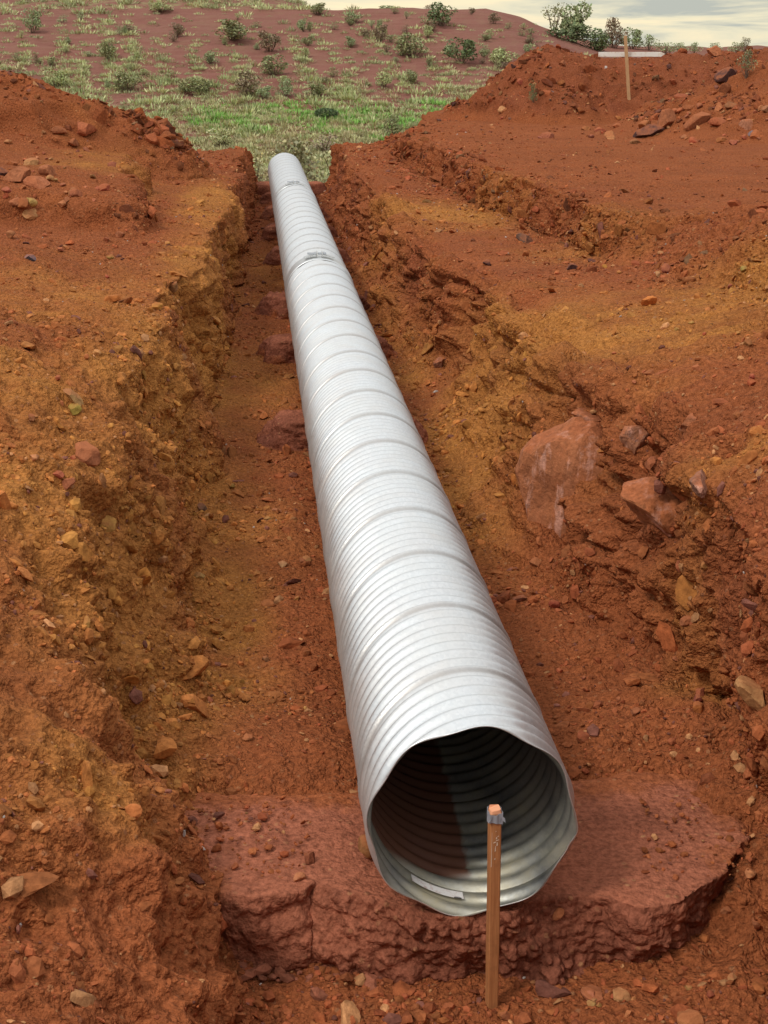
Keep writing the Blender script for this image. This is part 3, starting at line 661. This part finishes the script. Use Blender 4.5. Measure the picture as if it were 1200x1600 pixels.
BR, RB, TAN, GREY, DRK, YEL = (.30, .11, .05), (.33, .10, .045), (.46, .24, .10), (.15, .15, .17), (.09, .045, .04), (.42, .22, .06)
rock(1012, 205, 52, DRK, 'dark angular boulder at the foot of the far right rubble', flat_=.9)
rock(1040, 190, 46, BR, 'brown boulder leaning behind the dark angular one')
rock(1085, 190, 50, BR, 'broad brown boulder in the middle of the right rubble heap')
rock(1120, 192, 30, RB, 'small brown boulder right of the broad one in the rubble')
rock(1130, 122, 44, DRK, 'dark purple boulder below the weeds on the far heap')
rock(1112, 80, 26, (.40, .15, .07), 'orange block on the crest of the far spoil heap')
rock(1172, 208, 16, GREY, 'small dark grey stone at the edge of the right rubble')
rock(882, 98, 16, BR, 'brown stone on the left shoulder of the far heap')
rock(822, 374, 32, (.12, .07, .05), 'dark brown stone alone on the right bench', flat_=1.0)
rock(762, 411, 16, DRK, 'small dark red stone left of the lone brown stone on the bench')
rock(893, 417, 18, DRK, 'dark stone beneath the right scarp')
rock(48, 405, 22, (.13, .14, .18), 'blue grey stone on the left bank')
rock(130, 200, 40, RB, 'big brown boulder highest in the left heap')
rock(98, 203, 26, BR, k=3, rz=1.2, flat_=1.15, label='rounded brown boulder beside the highest one on the left heap')
rock(115, 220, 22, BR, 'small boulder under the two highest on the left heap')
rock(48, 252, 28, TAN, 'tan boulder with a flat face in the left heap')
rock(80, 268, 30, BR, 'brown boulder between the tan one and the red slab')
rock(28, 275, 46, BR, 'large brown boulder at the left edge of the heap')
rock(55, 288, 44, (.42, .15, .07), 'pinkish red slab at the foot of the left heap')
rock(5, 268, 28, DRK, 'dark rock cut by the left edge of the heap')
rock(75, 278, 14, TAN, 'round tan cobble resting by the red slab', flat_=1.3)
rock(48, 328, 30, TAN, 'thin tan slab tilted below the left heap', flat_=.5)
rock(115, 622, 50, (.40, .23, .09), 'long flat tan slab on the left bank', flat_=.5, rz=.5)
rock(135, 708, 44, (.36, .13, .06), 'reddish block at the lip of the left wall', flat_=1.1)
rock(163, 820, 36, YEL, 'yellowish slab with a dark gap under it on the left bank', flat_=.6)
rock(135, 972, 28, YEL, 'ochre block set in the left wall')
rock(318, 796, 20, (.2, .12, .08), 'brown grey stone at the foot of the left wall')
rock(275, 1345, 46, TAN, 'tan stone on the left of the wide clay pad', flat_=.8, at=(at_z(275, 1345, .15), np.array([0, 0, 1.])))
rock(323, 1378, 17, (.16, .16, .19), 'little grey stone on the left of the wide clay pad', flat_=1.2, at=(at_z(323, 1378, .145), np.array([0, 0, 1.])))
rock(468, 1374, 24, (.42, .17, .08), 'small orange stone on the front edge of the clay pad', at=(at_z(468, 1374, .15), np.array([0, 0, 1.])))
rock(482, 1342, 26, (.22, .07, .035), 'dark red stone on the clay pad beside the pipe mouth', at=(at_z(482, 1342, .15), np.array([0, 0, 1.])))
rock(572, 1328, 46, (.27, .12, .045), 'brown stone wedged under the left side of the pipe mouth', flat_=1.2, at=(at_z(572, 1332, .15), np.array([0, 0, 1.])), sink=.1)
rock(875, 1428, 26, (.34, .12, .05), 'brown stone stuck in the front face of the clay pad', at=(at_z(872, 1428, .1), np.array([0, -.6, .8])))
rock(1182, 1085, 62, (.42, .21, .085), 'big tan block at the right edge of the trench floor', flat_=1.2)
rock(1172, 1366, 26, (.50, .20, .085), 'orange block right of the clay pad', flat_=1.2)
rock(1133, 1418, 18, (.48, .19, .085), 'small orange stone below the right end of the pad')
rock(1190, 1440, 40, (.33, .12, .055), 'reddish stone cut by the right picture edge')
rock(930, 1552, 40, (.36, .13, .06), 'flat red stone on the ground in front of the pad', flat_=.6)
rock(972, 1554, 28, TAN, 'tan stone beside the flat red one in front')
rock(1080, 1592, 42, (.44, .18, .07), 'orange stone at the bottom edge of the picture')
rock(1145, 1530, 22, TAN, 'tan pebble at the front right')
rock(790, 1590, 24, BR, 'brown pebble right of the stake foot')
# the broken rock shelf in the right wall
def crag(px, py, wpx, hpx, dpt, col, label, seed, push=0.0, name='boulder', bury=.5, lo=.36):
    p, n, dz = hit(px, py); r_ = np.random.default_rng(seed)
    V = facet(V4, r_, 9, lo, .85 if lo > .5 else .72, .06); V += (.17 * fbm(V, 1.6, 5, seed, .55)[:, None] + .05 * (worley(V, 2.6, seed)[1] - .5)[:, None]) * V
    o = mesh_np(name, V, F4, M_crag, False); s = dz / FPX / 2
    o.scale = (wpx * s, dpt, hpx * s); o.color = (*col, 1)
    fl = np.array([n[0], n[1], 0.15]); fl /= np.linalg.norm(fl)
    o.location = (p - fl * dpt * bury + fl * push).tolist(); o.rotation_euler = (r_.uniform(-.15, .15), r_.uniform(-.15, .15), (math.atan2(n[1], n[0]) + pi / 2) * .6)
    return tag(o, label, 'boulder', None)
M_crag, t_, b_ = newmat('banded_boulder', .9, .2)
pos = N(t_, 'ShaderNodeNewGeometry').outputs['Position']; mp_ = N(t_, 'ShaderNodeMapping'); mp_.inputs['Scale'].default_value = (3.6, 3.6, 1.0); t_.links.new(pos, mp_.inputs[0])
c_ = mixc(t_, mrange(t_, noise(t_, 3.0, 6, mp_.outputs[0], .7), .3, .7), N(t_, 'ShaderNodeObjectInfo').outputs['Color'], (.30, .11, .05))
c_ = mixc(t_, mrange(t_, noise(t_, 3.4, 7, mp_.outputs[0], .68), .54, .63, 0, .85), c_, (.54, .27, .19))
c_ = mixc(t_, mrange(t_, noise(t_, 5.1, 6, pos, .7), .60, .68, 0, .8), c_, (.11, .075, .075))
nz = N(t_, 'ShaderNodeSeparateXYZ'); t_.links.new(N(t_, 'ShaderNodeNewGeometry').outputs['Normal'], nz.inputs[0])
c_ = mixc(t_, mrange(t_, mth(t_, 'ADD', nz.outputs[2], mrange(t_, noise(t_, 4.5, 5, pos, .65), .3, .7, -.55, .55)), .35, .85, 0, .7), c_, RED)
c_ = mixc(t_, 1.0, c_, mixc(t_, mrange(t_, noise(t_, 40, 4, pos, .7), .3, .7), (.65, .63, .6), (1.35, 1.35, 1.35)), 'MULTIPLY')
t_.links.new(c_, b_.inputs['Base Color'])
bp = N(t_, 'ShaderNodeBump'); bp.inputs['Strength'].default_value = .6; bp.inputs['Distance'].default_value = .02; t_.links.new(mth(t_, 'ADD', noise(t_, 22, 5, pos, .7), mth(t_, 'MULTIPLY', noise(t_, 90, 3, pos), .4)), bp.inputs['Height']); t_.links.new(bp.outputs[0], b_.inputs['Normal'])
crag(862, 790, 265, 275, .42, (.36, .125, .05), 'huge pink streaked boulder buried in the right trench wall', 5, bury=.44, lo=.62)
crag(1030, 795, 135, 90, .18, (.38, .13, .045), 'angular orange block jutting right of the streaked boulder', 8, .10)
crag(992, 690, 62, 70, .14, (.30, .14, .085), 'grey faced block above the angular orange one', 12, .05)
crag(925, 655, 64, 34, .12, (.33, .13, .06), 'flat block with a gap beneath it above the streaked boulder', 14, .04)
crag(1095, 762, 42, 44, .10, (.22, .12, .09), 'small dark block in the slope right of the orange one', 17, .04)
crag(1075, 655, 60, 44, .14, (.34, .13, .06), 'dusty block up the slope above the dark one', 19, .03)
crag(1000, 862, 60, 46, .12, (.31, .11, .05), 'rounded red lump at the foot of the right wall', 23, .05)
crag(685, 566, 34, 30, .12, (.20, .10, .07), 'dark ledge of rock low in the right wall', 27, .04)
# looser stones, alike within each patch
def strew(n, x0, x1, y0, y1, smin, smax, cols, label, group, cond=None, seed=1):
    r = random.Random(seed); k = 0; tries = 0
    while k < n and tries < n * 30:
        tries += 1; px, py = r.uniform(x0, x1), r.uniform(y0, y1)
        if cond and not cond(px, py): continue
        wpx = smin + (smax - smin) * r.random() ** 2.2
        random.seed(seed * 1000 + tries); c = random.choice(cols); c = tuple(v * random.uniform(.8, 1.2) for v in c)
        rock(px, py, wpx, c, label, group); k += 1
strew(50, -20, 215, 175, 318, 7, 28, [BR, RB, TAN, (.40, .16, .07)], 'brown stone in the rubble on the face of the left heap', 'rubble on the left heap', lambda x, y: y > 205 + .25 * abs(x - 70), 1)
strew(24, 0, 300, 330, 760, 9, 26, [BR, RB, TAN, YEL], 'small stone lying loose on the left bank', 'loose stones on the left bank', lambda x, y: x < 300 - max(0, y - 420) * .5, 2)
strew(66, 830, 1199, 120, 225, 6, 26, [BR, RB, (.38, .16, .08)], 'brown stone heaped in the far right rubble', 'rubble on the right heap', lambda x, y: y > 215 - (x - 830) * .26 and y < 222, 3)
strew(22, 900, 1199, 400, 640, 8, 24, [BR, RB, TAN, YEL], 'small stone strewn below the right scarp', 'stones below the right scarp', None, 4)
strew(20, 800, 1110, 880, 1190, 9, 26, [RB, BR, (.34, .12, .05)], 'red stone on the floor right of the pipe', 'stones on the trench floor right of the pipe', lambda x, y: x > 800 + (y - 900) * .3, 5)
strew(22, 310, 520, 760, 1180, 8, 20, [YEL, TAN, BR], 'small tan stone on the floor left of the pipe', 'stones on the trench floor left of the pipe', lambda x, y: x < 470 + (y - 760) * .12, 6)
strew(22, 560, 1190, 1530, 1600, 10, 26, [TAN, RB, (.44, .18, .08)], 'stone on the ground in front of the clay pad', 'stones in front of the clay pad', None, 7)
strew(20, 700, 1120, 90, 185, 5, 13, [DRK, BR, (.16, .08, .06)], 'dark stone on the face of the far spoil heap', 'stones on the far spoil heap', lambda x, y: y > 195 - (x - 700) * 1.0, 8)

# ------------------------------------------------------------------ valley and hill
hy = np.concatenate([np.linspace(26, 70, 90), np.linspace(70.5, 114, 260), np.linspace(114.5, 170, 110), np.geomspace(172, 3000, 40)])
hx = np.concatenate([-np.geomspace(2500, 61, 22), np.linspace(-60, 90, 420), np.geomspace(91, 2500, 22)])
HX, HY = np.meshgrid(hx, hy)
zc = np.interp(HX, *[np.array(v) for v in zip(*[(at_y(px, py, 112)[0], at_y(px, py, 112)[2]) for px, py in [(-900, 22), (0, 19), (300, 18), (600, 15), (690, 12), (760, 14), (810, 26), (850, 43), (890, 58), (940, 68), (1010, 72), (1300, 74), (2200, 76)]])])
z0 = -3.0 + .35 * fbm(np.stack([HX, HY, 0 * HX], -1), .05, 2)
f = np.clip((HY - 72) / 40, 0, 1)
HZ = z0 + (zc - z0) * (f + .06 * np.sin(2 * pi * f) * -1)
beyond = np.maximum(0, HY - 112)
leftness = sstep(-HX, -14, 6)
tier = .18 * np.minimum(np.maximum(0, beyond - 7), 60) * leftness
HZ = HZ + tier - np.minimum(.05 * beyond, 3.5) * (1 - leftness) + .25 * np.exp(-((HY - 111.5) / .8) ** 2) * leftness
HPt = np.stack([HX, HY, HZ], -1)
slope_m = sstep(HY, 78, 84) * (1 - sstep(HY, 109, 111))
ripY = HY + 1.0 * fbm(HPt, .08, 2)
HZ = HZ + slope_m * .10 * np.sin(ripY * 2 * pi / 1.15) * (.6 + .8 * gn(HPt, .35, 4.0)) + .22 * fbm(HPt, .3, 3, 2.0)
HPt = np.stack([HX, HY, HZ], -1)
M_hill, t, b = newmat('hill_earth', .97, .06)
pos = N(t, 'ShaderNodeNewGeometry').outputs['Position']
c = mixc(t, noise(t, .12, 5, pos), (.25, .105, .078), (.175, .076, .060))
mp_ = N(t, 'ShaderNodeMapping'); mp_.inputs['Scale'].default_value = (.35, 2.2, 2.2); t.links.new(pos, mp_.inputs[0])
c = mixc(t, mrange(t, noise(t, 1.0, 6, mp_.outputs[0], .7), .38, .68, 0, .7), c, (.26, .125, .095))
c = mixc(t, mth(t, 'MULTIPLY', mrange(t, noise(t, .9, 7, pos, .72), .46, .62), attr(t, 'green').outputs['Fac']), c, (.27, .265, .12))
t.links.new(c, b.inputs['Base Color'])
bp = N(t, 'ShaderNodeBump'); bp.inputs['Strength'].default_value = .7; bp.inputs['Distance'].default_value = .15; t.links.new(noise(t, 3.5, 6, pos, .7), bp.inputs['Height']); t.links.new(bp.outputs[0], b.inputs['Normal'])
green = np.clip(1.15 - sstep(HY, 72, 84) * 1.05 + .5 * sstep(HY, 113, 118), 0, 1)
hill = mesh_np('hill', HPt.reshape(-1, 3), grid_faces(len(hy), len(hx)), M_hill, True, {'green': ('FLOAT', green)})
tag(hill, 'reddish rehabilitated hillside and green valley floor behind the trench', 'hill', kind='structure')
HPROJ = project(HPt.reshape(-1, 3)); hflat = HPt.reshape(-1, 3)
def hill_at(x, y):
    i = np.clip(np.searchsorted(hy, y) - 1, 0, len(hy) - 2); j = np.clip(np.searchsorted(hx, x) - 1, 0, len(hx) - 2)
    fy_ = np.clip((y - hy[i]) / (hy[i + 1] - hy[i]), 0, 1); fx_ = np.clip((x - hx[j]) / (hx[j + 1] - hx[j]), 0, 1)
    return (HZ[i, j] * (1 - fx_) + HZ[i, j + 1] * fx_) * (1 - fy_) + (HZ[i + 1, j] * (1 - fx_) + HZ[i + 1, j + 1] * fx_) * fy_
def hill_px(px, py):
    """hill point seen at a pixel: march down the ray"""
    px = np.atleast_1d(np.asarray(px, float)); py = np.atleast_1d(np.asarray(py, float))
    d = FWD + RGT * ((px - 600) / FPX)[:, None] + DWN * ((py - 800) / FPX)[:, None]; d = d / d[:, 1:2]
    yy = np.full(len(px), np.nan)
    for y in np.arange(34, 165, .4):
        p = CAM + d * y; below = (p[:, 2] < hill_at(p[:, 0], p[:, 1])) & np.isnan(yy); yy[below] = y
    k = ~np.isnan(yy); p = CAM + d * np.where(k, yy, 118)[:, None]; p[:, 2] = hill_at(p[:, 0], p[:, 1]); return p, k

# grass: tufts made of blades, many thousands, so one object per kind
def leafmat(name, rough=.8):
    m, t, b = newmat(name, rough, .15); a = attr(t, 'tint'); t.links.new(a.outputs['Color'], b.inputs['Base Color'])
    return m
M_grass = leafmat('grass_blades')
def tufts(name, pos, size, tint, nb, label, cat, seed, spread=.5, up=1.0):
    r = np.random.default_rng(seed); n = len(pos); m = n * nb
    i = np.repeat(np.arange(n), nb); az = r.uniform(0, 2 * pi, m); rad = np.sqrt(r.random(m)) * spread; lean_ = rad / spread * r.uniform(.7, 1.5, m) + r.normal(size=m) * .2
    s = size[i]
    root = np.stack([np.cos(az) * rad, np.sin(az) * rad, 0 * az], -1) * s[:, None]
    L = s * r.uniform(.30, .52, m) * up * (1.05 - .35 * rad / spread); w_ = s * r.uniform(.02, .05, m)
    dirn = np.stack([np.cos(az) * np.sin(lean_), np.sin(az) * np.sin(lean_), np.cos(lean_)], -1)
    a2 = r.uniform(0, 2 * pi, m); sd_ = np.stack([np.cos(a2), np.sin(a2), 0 * a2], -1)
    A = pos[i] + root - np.array([0, 0, .04]); T_ = A + dirn * L[:, None]; M_ = A + dirn * (L * .55)[:, None]
    V = np.stack([A - sd_ * (w_ * .4)[:, None], A + sd_ * (w_ * .4)[:, None], M_ + sd_ * w_[:, None], T_, M_ - sd_ * w_[:, None]], 1).reshape(-1, 3)
    b0 = np.arange(m)[:, None] * 5
    F = np.concatenate([np.stack([b0[:, 0], b0[:, 0] + 1, b0[:, 0] + 2, b0[:, 0] + 4], -1)]); F2 = np.stack([b0[:, 0] + 4, b0[:, 0] + 2, b0[:, 0] + 3, b0[:, 0] + 3], -1)
    # keep every face a quad: split the tip quad as a very thin kite
    V = np.concatenate([V, (M_ + sd_ * (w_ * .1)[:, None] + dirn * (L * .43)[:, None])]); tipb = len(pos) * nb * 5 + np.arange(m)
    F2[:, 3] = tipb; F2 = np.stack([F2[:, 0], F2[:, 1], F2[:, 3], F2[:, 2]], -1)
    c = tint[i] * r.uniform(.7, 1.3, (m, 1)) * r.uniform(.93, 1.07, (m, 3)); c4 = np.concatenate([c, np.ones((m, 1))], 1)
    Tn = np.concatenate([np.repeat(c4, 5, 0), c4])
    o = mesh_np(name, V, np.concatenate([F, F2]), M_grass, False, {'tint': ('FLOAT_COLOR', Tn)}); return tag(o, label, cat, kind='stuff')
r = np.random.default_rng(5)
PALE, STRAW, GRN, OLV = np.array([.57, .60, .31]), np.array([.60, .49, .29]), np.array([.32, .56, .15]), np.array([.38, .40, .21])
pp, tt, ss = [], [], []
def put(px, py, size, tint):
    p, k = hill_px(px, py); p[:, 1] += r.uniform(-1.6, 1.6, len(px)); p[:, 0] += r.uniform(-.3, .3, len(px)); p[:, 2] = hill_at(p[:, 0], p[:, 1]); pp.append(p[k]); ss.append(np.broadcast_to(size, (len(px),))[k]); tt.append(np.broadcast_to(tint, (len(px), 3))[k])
def dots(n, x0, x1, y0, y1): return r.uniform(x0, x1, n), r.uniform(y0, y1, n)
# pale hummock grass: thick on the valley floor, thinning up the slope in drifts
x, y = dots(12000, -60, 1000, 95, 295); pr_ = sstep(y, 120, 200); cl = gn(np.stack([x / 85, y / 22, 0 * x], -1), 1, 3.0)
k = r.random(len(x)) < np.clip(pr_ * .9 + cl * 1.3 - .12, .02, .95); x, y = x[k], y[k]
mixv = np.clip(.5 + 1.2 * gn(np.stack([x / 60, y / 18, 0 * x], -1), 1, 8.0), 0, 1)[:, None]
put(x, y, r.uniform(.28, .85, len(x)) ** 1.0, PALE * mixv + STRAW * (1 - mixv) * (1 - .4 * r.random((len(x), 1))))
x, y = dots(1500, 300, 760, 160, 262); k = np.exp(-((y - 188) / 16) ** 2) * np.clip(.5 + 1.6 * gn(np.stack([x / 70, y / 20, 0 * x], -1), 1, 13.0), 0, 1) > r.random(len(x)) * .8
put(x[k], y[k], r.uniform(.5, 1.0, k.sum()), GRN)
x, y = dots(900, -60, 1000, 100, 290); put(x, y, r.uniform(.4, .8, len(x)), OLV)
# planted strips running down the slope
for x0, x1, n in [(18, -8, 36), (50, 30, 40), (95, 100, 70), (133, 128, 45), (168, 172, 80), (204, 205, 85), (246, 262, 36), (290, 320, 44), (345, 392, 40), (440, 500, 46), (480, 560, 40), (560, 640, 36), (645, 700, 30)]:
    f_ = r.random(n) ** .8; yy_ = 30 + 120 * f_; k = gn(np.stack([0 * f_ + x0, yy_ / 12, 0 * f_], -1), 1) > -.16
    put((x0 + (x1 - x0) * f_ + r.normal(size=n) * 4)[k], yy_[k], r.uniform(.4, .85, k.sum()), np.where(r.random((k.sum(), 1)) < .7, PALE, OLV))
x, y = dots(650, -60, 900, 22, 130); k = gn(np.stack([x / 60, y / 10, 0 * x], -1), 1, 30.0) > .02; put(x[k], y[k], r.uniform(.3, .75, k.sum()), np.where(r.random((k.sum(), 1)) < .5, PALE * .9, OLV))
x, y = dots(300, -60, 820, 135, 215); cl = gn(np.stack([x / 80, y / 20, 0 * x], -1), 1, 3.0); k = cl > -.05
put(x[k], y[k], r.uniform(.8, 1.25, k.sum()), np.where(r.random((k.sum(), 1)) < .65, PALE * .95, np.array([.40, .46, .22])))
x, y = dots(420, -60, 620, -30, 18); put(x, y, r.uniform(.6, 1.3, len(x)), np.where(r.random((len(x), 1)) < .5, PALE, OLV))
tufts('hummock_grass', np.concatenate(pp), np.concatenate(ss), np.concatenate(tt), 46, 'pale and green hummock grass on the valley floor and hillside', 'grass', 3)

# shrubs
M_leaf, t, b = newmat('shrub_leaves', .7, .2)
c = mixc(t, 1.0, N(t, 'ShaderNodeObjectInfo').outputs['Color'], attr(t, 'tint').outputs['Color'], 'MULTIPLY'); t.links.new(c, b.inputs['Base Color'])
M_stem, t, b = newmat('shrub_stems', .9, .1); b.inputs['Base Color'].default_value = (.16, .11, .08, 1)
def shrub_mesh(seed, n=900, open_=0.3, leaf=.055, round_=False, trunk=False):
    r = np.random.default_rng(seed); nb = 1 if round_ else r.integers(7, 12); P_, out = [], []
    cs = []
    for k in range(nb):
        a = r.uniform(0, 2 * pi); q = np.sqrt(r.random()) * .34; z = r.uniform(.2, .8) if not trunk else r.uniform(.16, .82)
        cs.append((np.array([cos(a) * q, sin(a) * q, z]), r.uniform(.15, .26)))
    if round_: cs = [(np.array([0, 0, .35]), .5)]
    for k in range(n):
        c, rad = cs[r.integers(len(cs))]; d = r.normal(size=3); d /= np.linalg.norm(d)
        p = c + d * rad * r.uniform(.55, 1.0) ** .5 * np.array([1, 1, .85]); p += r.normal(size=3) * .02
        if p[2] < .02: continue
        u = r.normal(size=3); u[2] += .4; u /= np.linalg.norm(u); v = np.cross(u, r.normal(size=3)); v /= np.linalg.norm(v); s = leaf * r.uniform(.6, 1.4)
        out.append([p - v * s * .45, p + u * s * .8, p + v * s * .45, p - u * s * .6])
    out = np.array(out); V = out.reshape(-1, 3); F = np.arange(len(V)).reshape(-1, 4)
    tone = np.repeat(r.uniform(.6, 1.4, (len(out), 1)) * r.uniform(.9, 1.1, (len(out), 3)), 4, 0); tone = np.concatenate([tone, np.ones((len(tone), 1))], 1)
    o = mesh_np('foliage', V, F, M_leaf, False, {'tint': ('FLOAT_COLOR', tone)}, link=False); fm_ = o.data; bpy.data.objects.remove(o)
    V, F = [], []
    for c, rad in cs:
        b0 = np.array([c[0] * .15, c[1] * .15, -.06]); mid = (b0 + c) / 2 + r.normal(size=3) * .03; pts = [b0, mid, c, c + np.array([c[0], c[1], .5]) * rad * .9]; rad_ = [.018, .013, .009, .003]
        n0 = len(V)
        for p_, q_ in zip(pts, rad_):
            for k in range(5): V.append(p_ + np.array([cos(k * 1.2566) * q_, sin(k * 1.2566) * q_, 0]))
        for s in range(3):
            for k in range(5): F.append([n0 + s * 5 + k, n0 + s * 5 + (k + 1) % 5, n0 + s * 5 + 5 + (k + 1) % 5, n0 + s * 5 + 5 + k])
    o = mesh_np('branches', np.array(V), np.array(F), M_stem, True, link=False); bm_ = o.data; bpy.data.objects.remove(o)
    return fm_, bm_
SH = [shrub_mesh(s, 1000) for s in (1, 2, 3, 4)] + [shrub_mesh(5, 420, leaf=.05), shrub_mesh(6, 420, leaf=.05)] + [shrub_mesh(7, 1300, round_=True, leaf=.06)] + [shrub_mesh(8, 2200, trunk=True, leaf=.055), shrub_mesh(9, 500, trunk=True, leaf=.045)]
def shrub(px, py, w_, h_, col, label, kind=None, group=None, name='shrub', cat='shrub', at=None, Y=None):
    p = (hill_px(px, py)[0][0] if Y is None else at_y(px, py, Y)) if at is None else at
    dz = (p - CAM) @ FWD; s = dz / FPX; kind = random.randrange(4) if kind is None else kind
    e = empty(name, p.tolist(), random.uniform(0, 6.28)); e.scale = (w_ * s * 1.12, w_ * s * 1.12, h_ * s * 1.12)
    for nm, me in zip(('foliage', 'branches'), SH[kind]):
        o = bpy.data.objects.new(nm, me); COL.objects.link(o); o.parent = e; o.color = (*col, 1)
    return tag(e, label, cat, group)
DG, OL, BO, PG, GG = (.15, .19, .085), (.28, .29, .14), (.27, .20, .125), (.42, .45, .21), (.32, .37, .19)
for a in [(52,53,32,32,GG,'upright green shrub near the top left of the hill'), (253,19,34,14,PG,'low pale shrub on the berm at the hilltop'), (275,60,24,22,BO,'brownish shrub on bare rows of the hill'),
          (365,67,56,30,OL,'widest olive shrub on the upper hillside'), (423,80,38,30,BO,'brown shrub just right of the widest olive one'), (427,122,42,28,OL,'olive shrub below the brown one'),
          (592,66,26,26,BO,'reddish brown round shrub on the right of the hill slope'), (497,24,32,18,OL,'dark shrub on the berm above the hill slope'), (475,52,20,20,GG,'little green shrub under the berm'),
          (553,36,28,16,GG,'grey green shrub near the berm, right of the dark one'), (645,90,46,34,OL,'olive shrub with bare stems right of the hill centre'), (690,42,44,34,DG,'dark green bush on the hill crest'),
          (722,99,52,34,DG,'dark rounded bush low on the right slope'), (785,100,40,22,PG,'pale sprawling shrub left of the spoil heap'), (88,137,36,24,PG,'green clump above the left heap'),
          (390,152,42,36,BO,'brown twiggy shrub at the foot of the hill'), (445,155,22,26,GG,'upright green shrub at the foot of the hill'), (412,158,26,20,GG,'low green shrub beside the brown twiggy one'),
          (490,152,34,24,OL,'olive shrub on the grassy foot of the hill'), (200,145,44,30,OL,'grey olive shrub on the lower left slope'), (615,218,34,36,OL,'dark olive shrub at the right edge of the valley grass'),
          (170,95,30,26,OL,'small olive shrub among the planted rows'), (548,75,20,16,GG,'small green shrub in mid slope'), (668,62,20,18,PG,'pale little shrub below the dark crest bush'),
          (330,105,24,20,GG,'green shrub left of the two olive ones'), (600,140,30,22,PG,'pale shrub low on the slope over the right bank'), (640,132,26,20,OL,'olive shrub near the pale one over the right bank')]:
    shrub(*a)
for a in [(305,148,46,24,(.26,.27,.12),'domed pale grass hummock on the lower hillside',6), (510,185,34,16,(.09,.13,.06),'dark green low mound in the bright grass',6)]: shrub(*a[:6], kind=a[6], name='hummock', cat='hummock')
shrub(460, 296, 84, 78, (.36, .35, .19), 'big olive bush directly behind the far end of the pipe', 2); shrub(398, 292, 62, 58, (.52,.48,.26), 'straw green bush left of the pipe end', 1)
shrub(528, 294, 66, 62, (.50,.50,.26), 'pale green bush right of the pipe end', 3); shrub(345, 232, 40, 26, (.5,.5,.26), 'pale bush over the left bank', 0); shrub(505, 240, 60, 30, (.34,.27,.18), 'brown dry bush behind the pale green one', 4)
for k in range(46):
    px_, py_ = random.uniform(560, 900), random.uniform(20, 120)
    if py_ < 22 + max(0, px_ - 760) * .42: continue
    shrub(px_, py_, random.uniform(10, 24), random.uniform(8, 16), random.choice([OL, PG, GG, BO]), 'small scrubby shrub scattered over the right hill slope', random.choice([4, 5, 0, 1]), 'small shrubs on the right hill slope')
for k in range(40): shrub(random.uniform(20, 560), random.uniform(30, 150), random.uniform(9, 22), random.uniform(8, 15), random.choice([OL, PG, GG, BO]), 'small scrubby shrub scattered over the left hill slope', random.choice([4, 5, 2, 3]), 'small shrubs on the left hill slope')
# trees and bushes on the skyline
def sky_plant(px, top, w_, col, label, kind, Y, name='shrub'):
    p = at_y(px, 60, Y); p[2] = hill_at(np.array([p[0]]), np.array([Y]))[0] - .1
    shrub(0, 0, w_, project(p[None])[0, 1] - top, col, label, kind, name=name, cat=name, at=p)
sky_plant(899, 6, 50, GG, 'round topped small tree on the skyline', 7, 111, 'tree'); sky_plant(864, 10, 40, OL, 'thin open tree left of the round topped one', 8, 111, 'tree')
sky_plant(888, 40, 66, DG, 'wide dark bush below the skyline trees', 2, 104); sky_plant(932, 46, 46, DG, 'dense green bush right of the wide dark one', 1, 104)
sky_plant(960, 32, 34, (.27, .20, .13), 'brownish open bush behind the marker cross', 3, 108); sky_plant(988, 48, 36, GG, 'grey green bush right of the marker cross', 0, 108)
sky_plant(1014, 54, 30, GG, 'pale bush farthest right of the cross', 5, 108); sky_plant(845, 48, 40, OL, 'olive bush left of the wide dark one on the ridge', 1, 106)
shrub(672, 12, 20, 16, BO, 'small reddish shrub on the hilltop edge', 5); shrub(610, 8, 50, 14, GG, 'long low bush on the hilltop edge', 3)
for k, (px, wd) in enumerate([(1040, 22), (1062, 16), (1085, 14), (1118, 12), (1150, 16)]): shrub(px, 86, wd * 1.7, 20, GG, 'low weed showing over the crest of the far heap', 5, 'weeds along the far heap crest', 'weed', 'weed', Y=60)
p, _, _ = hit(829, 158); shrub(0, 0, 17, 30, DG, 'small green plant growing on the spoil heap face', 4, name='weed', cat='weed', at=p)
p, _, _ = hit(1163, 118); shrub(0, 0, 30, 42, (.24, .24, .12), 'dry weeds on the right side of the far heap', 5, name='weed', cat='weed', at=p)
p, _, _ = hit(1158, 70); shrub(0, 0, 18, 22, (.26, .24, .14), 'dry weeds on the crest above the right rubble', 5, name='weed', cat='weed', at=p)
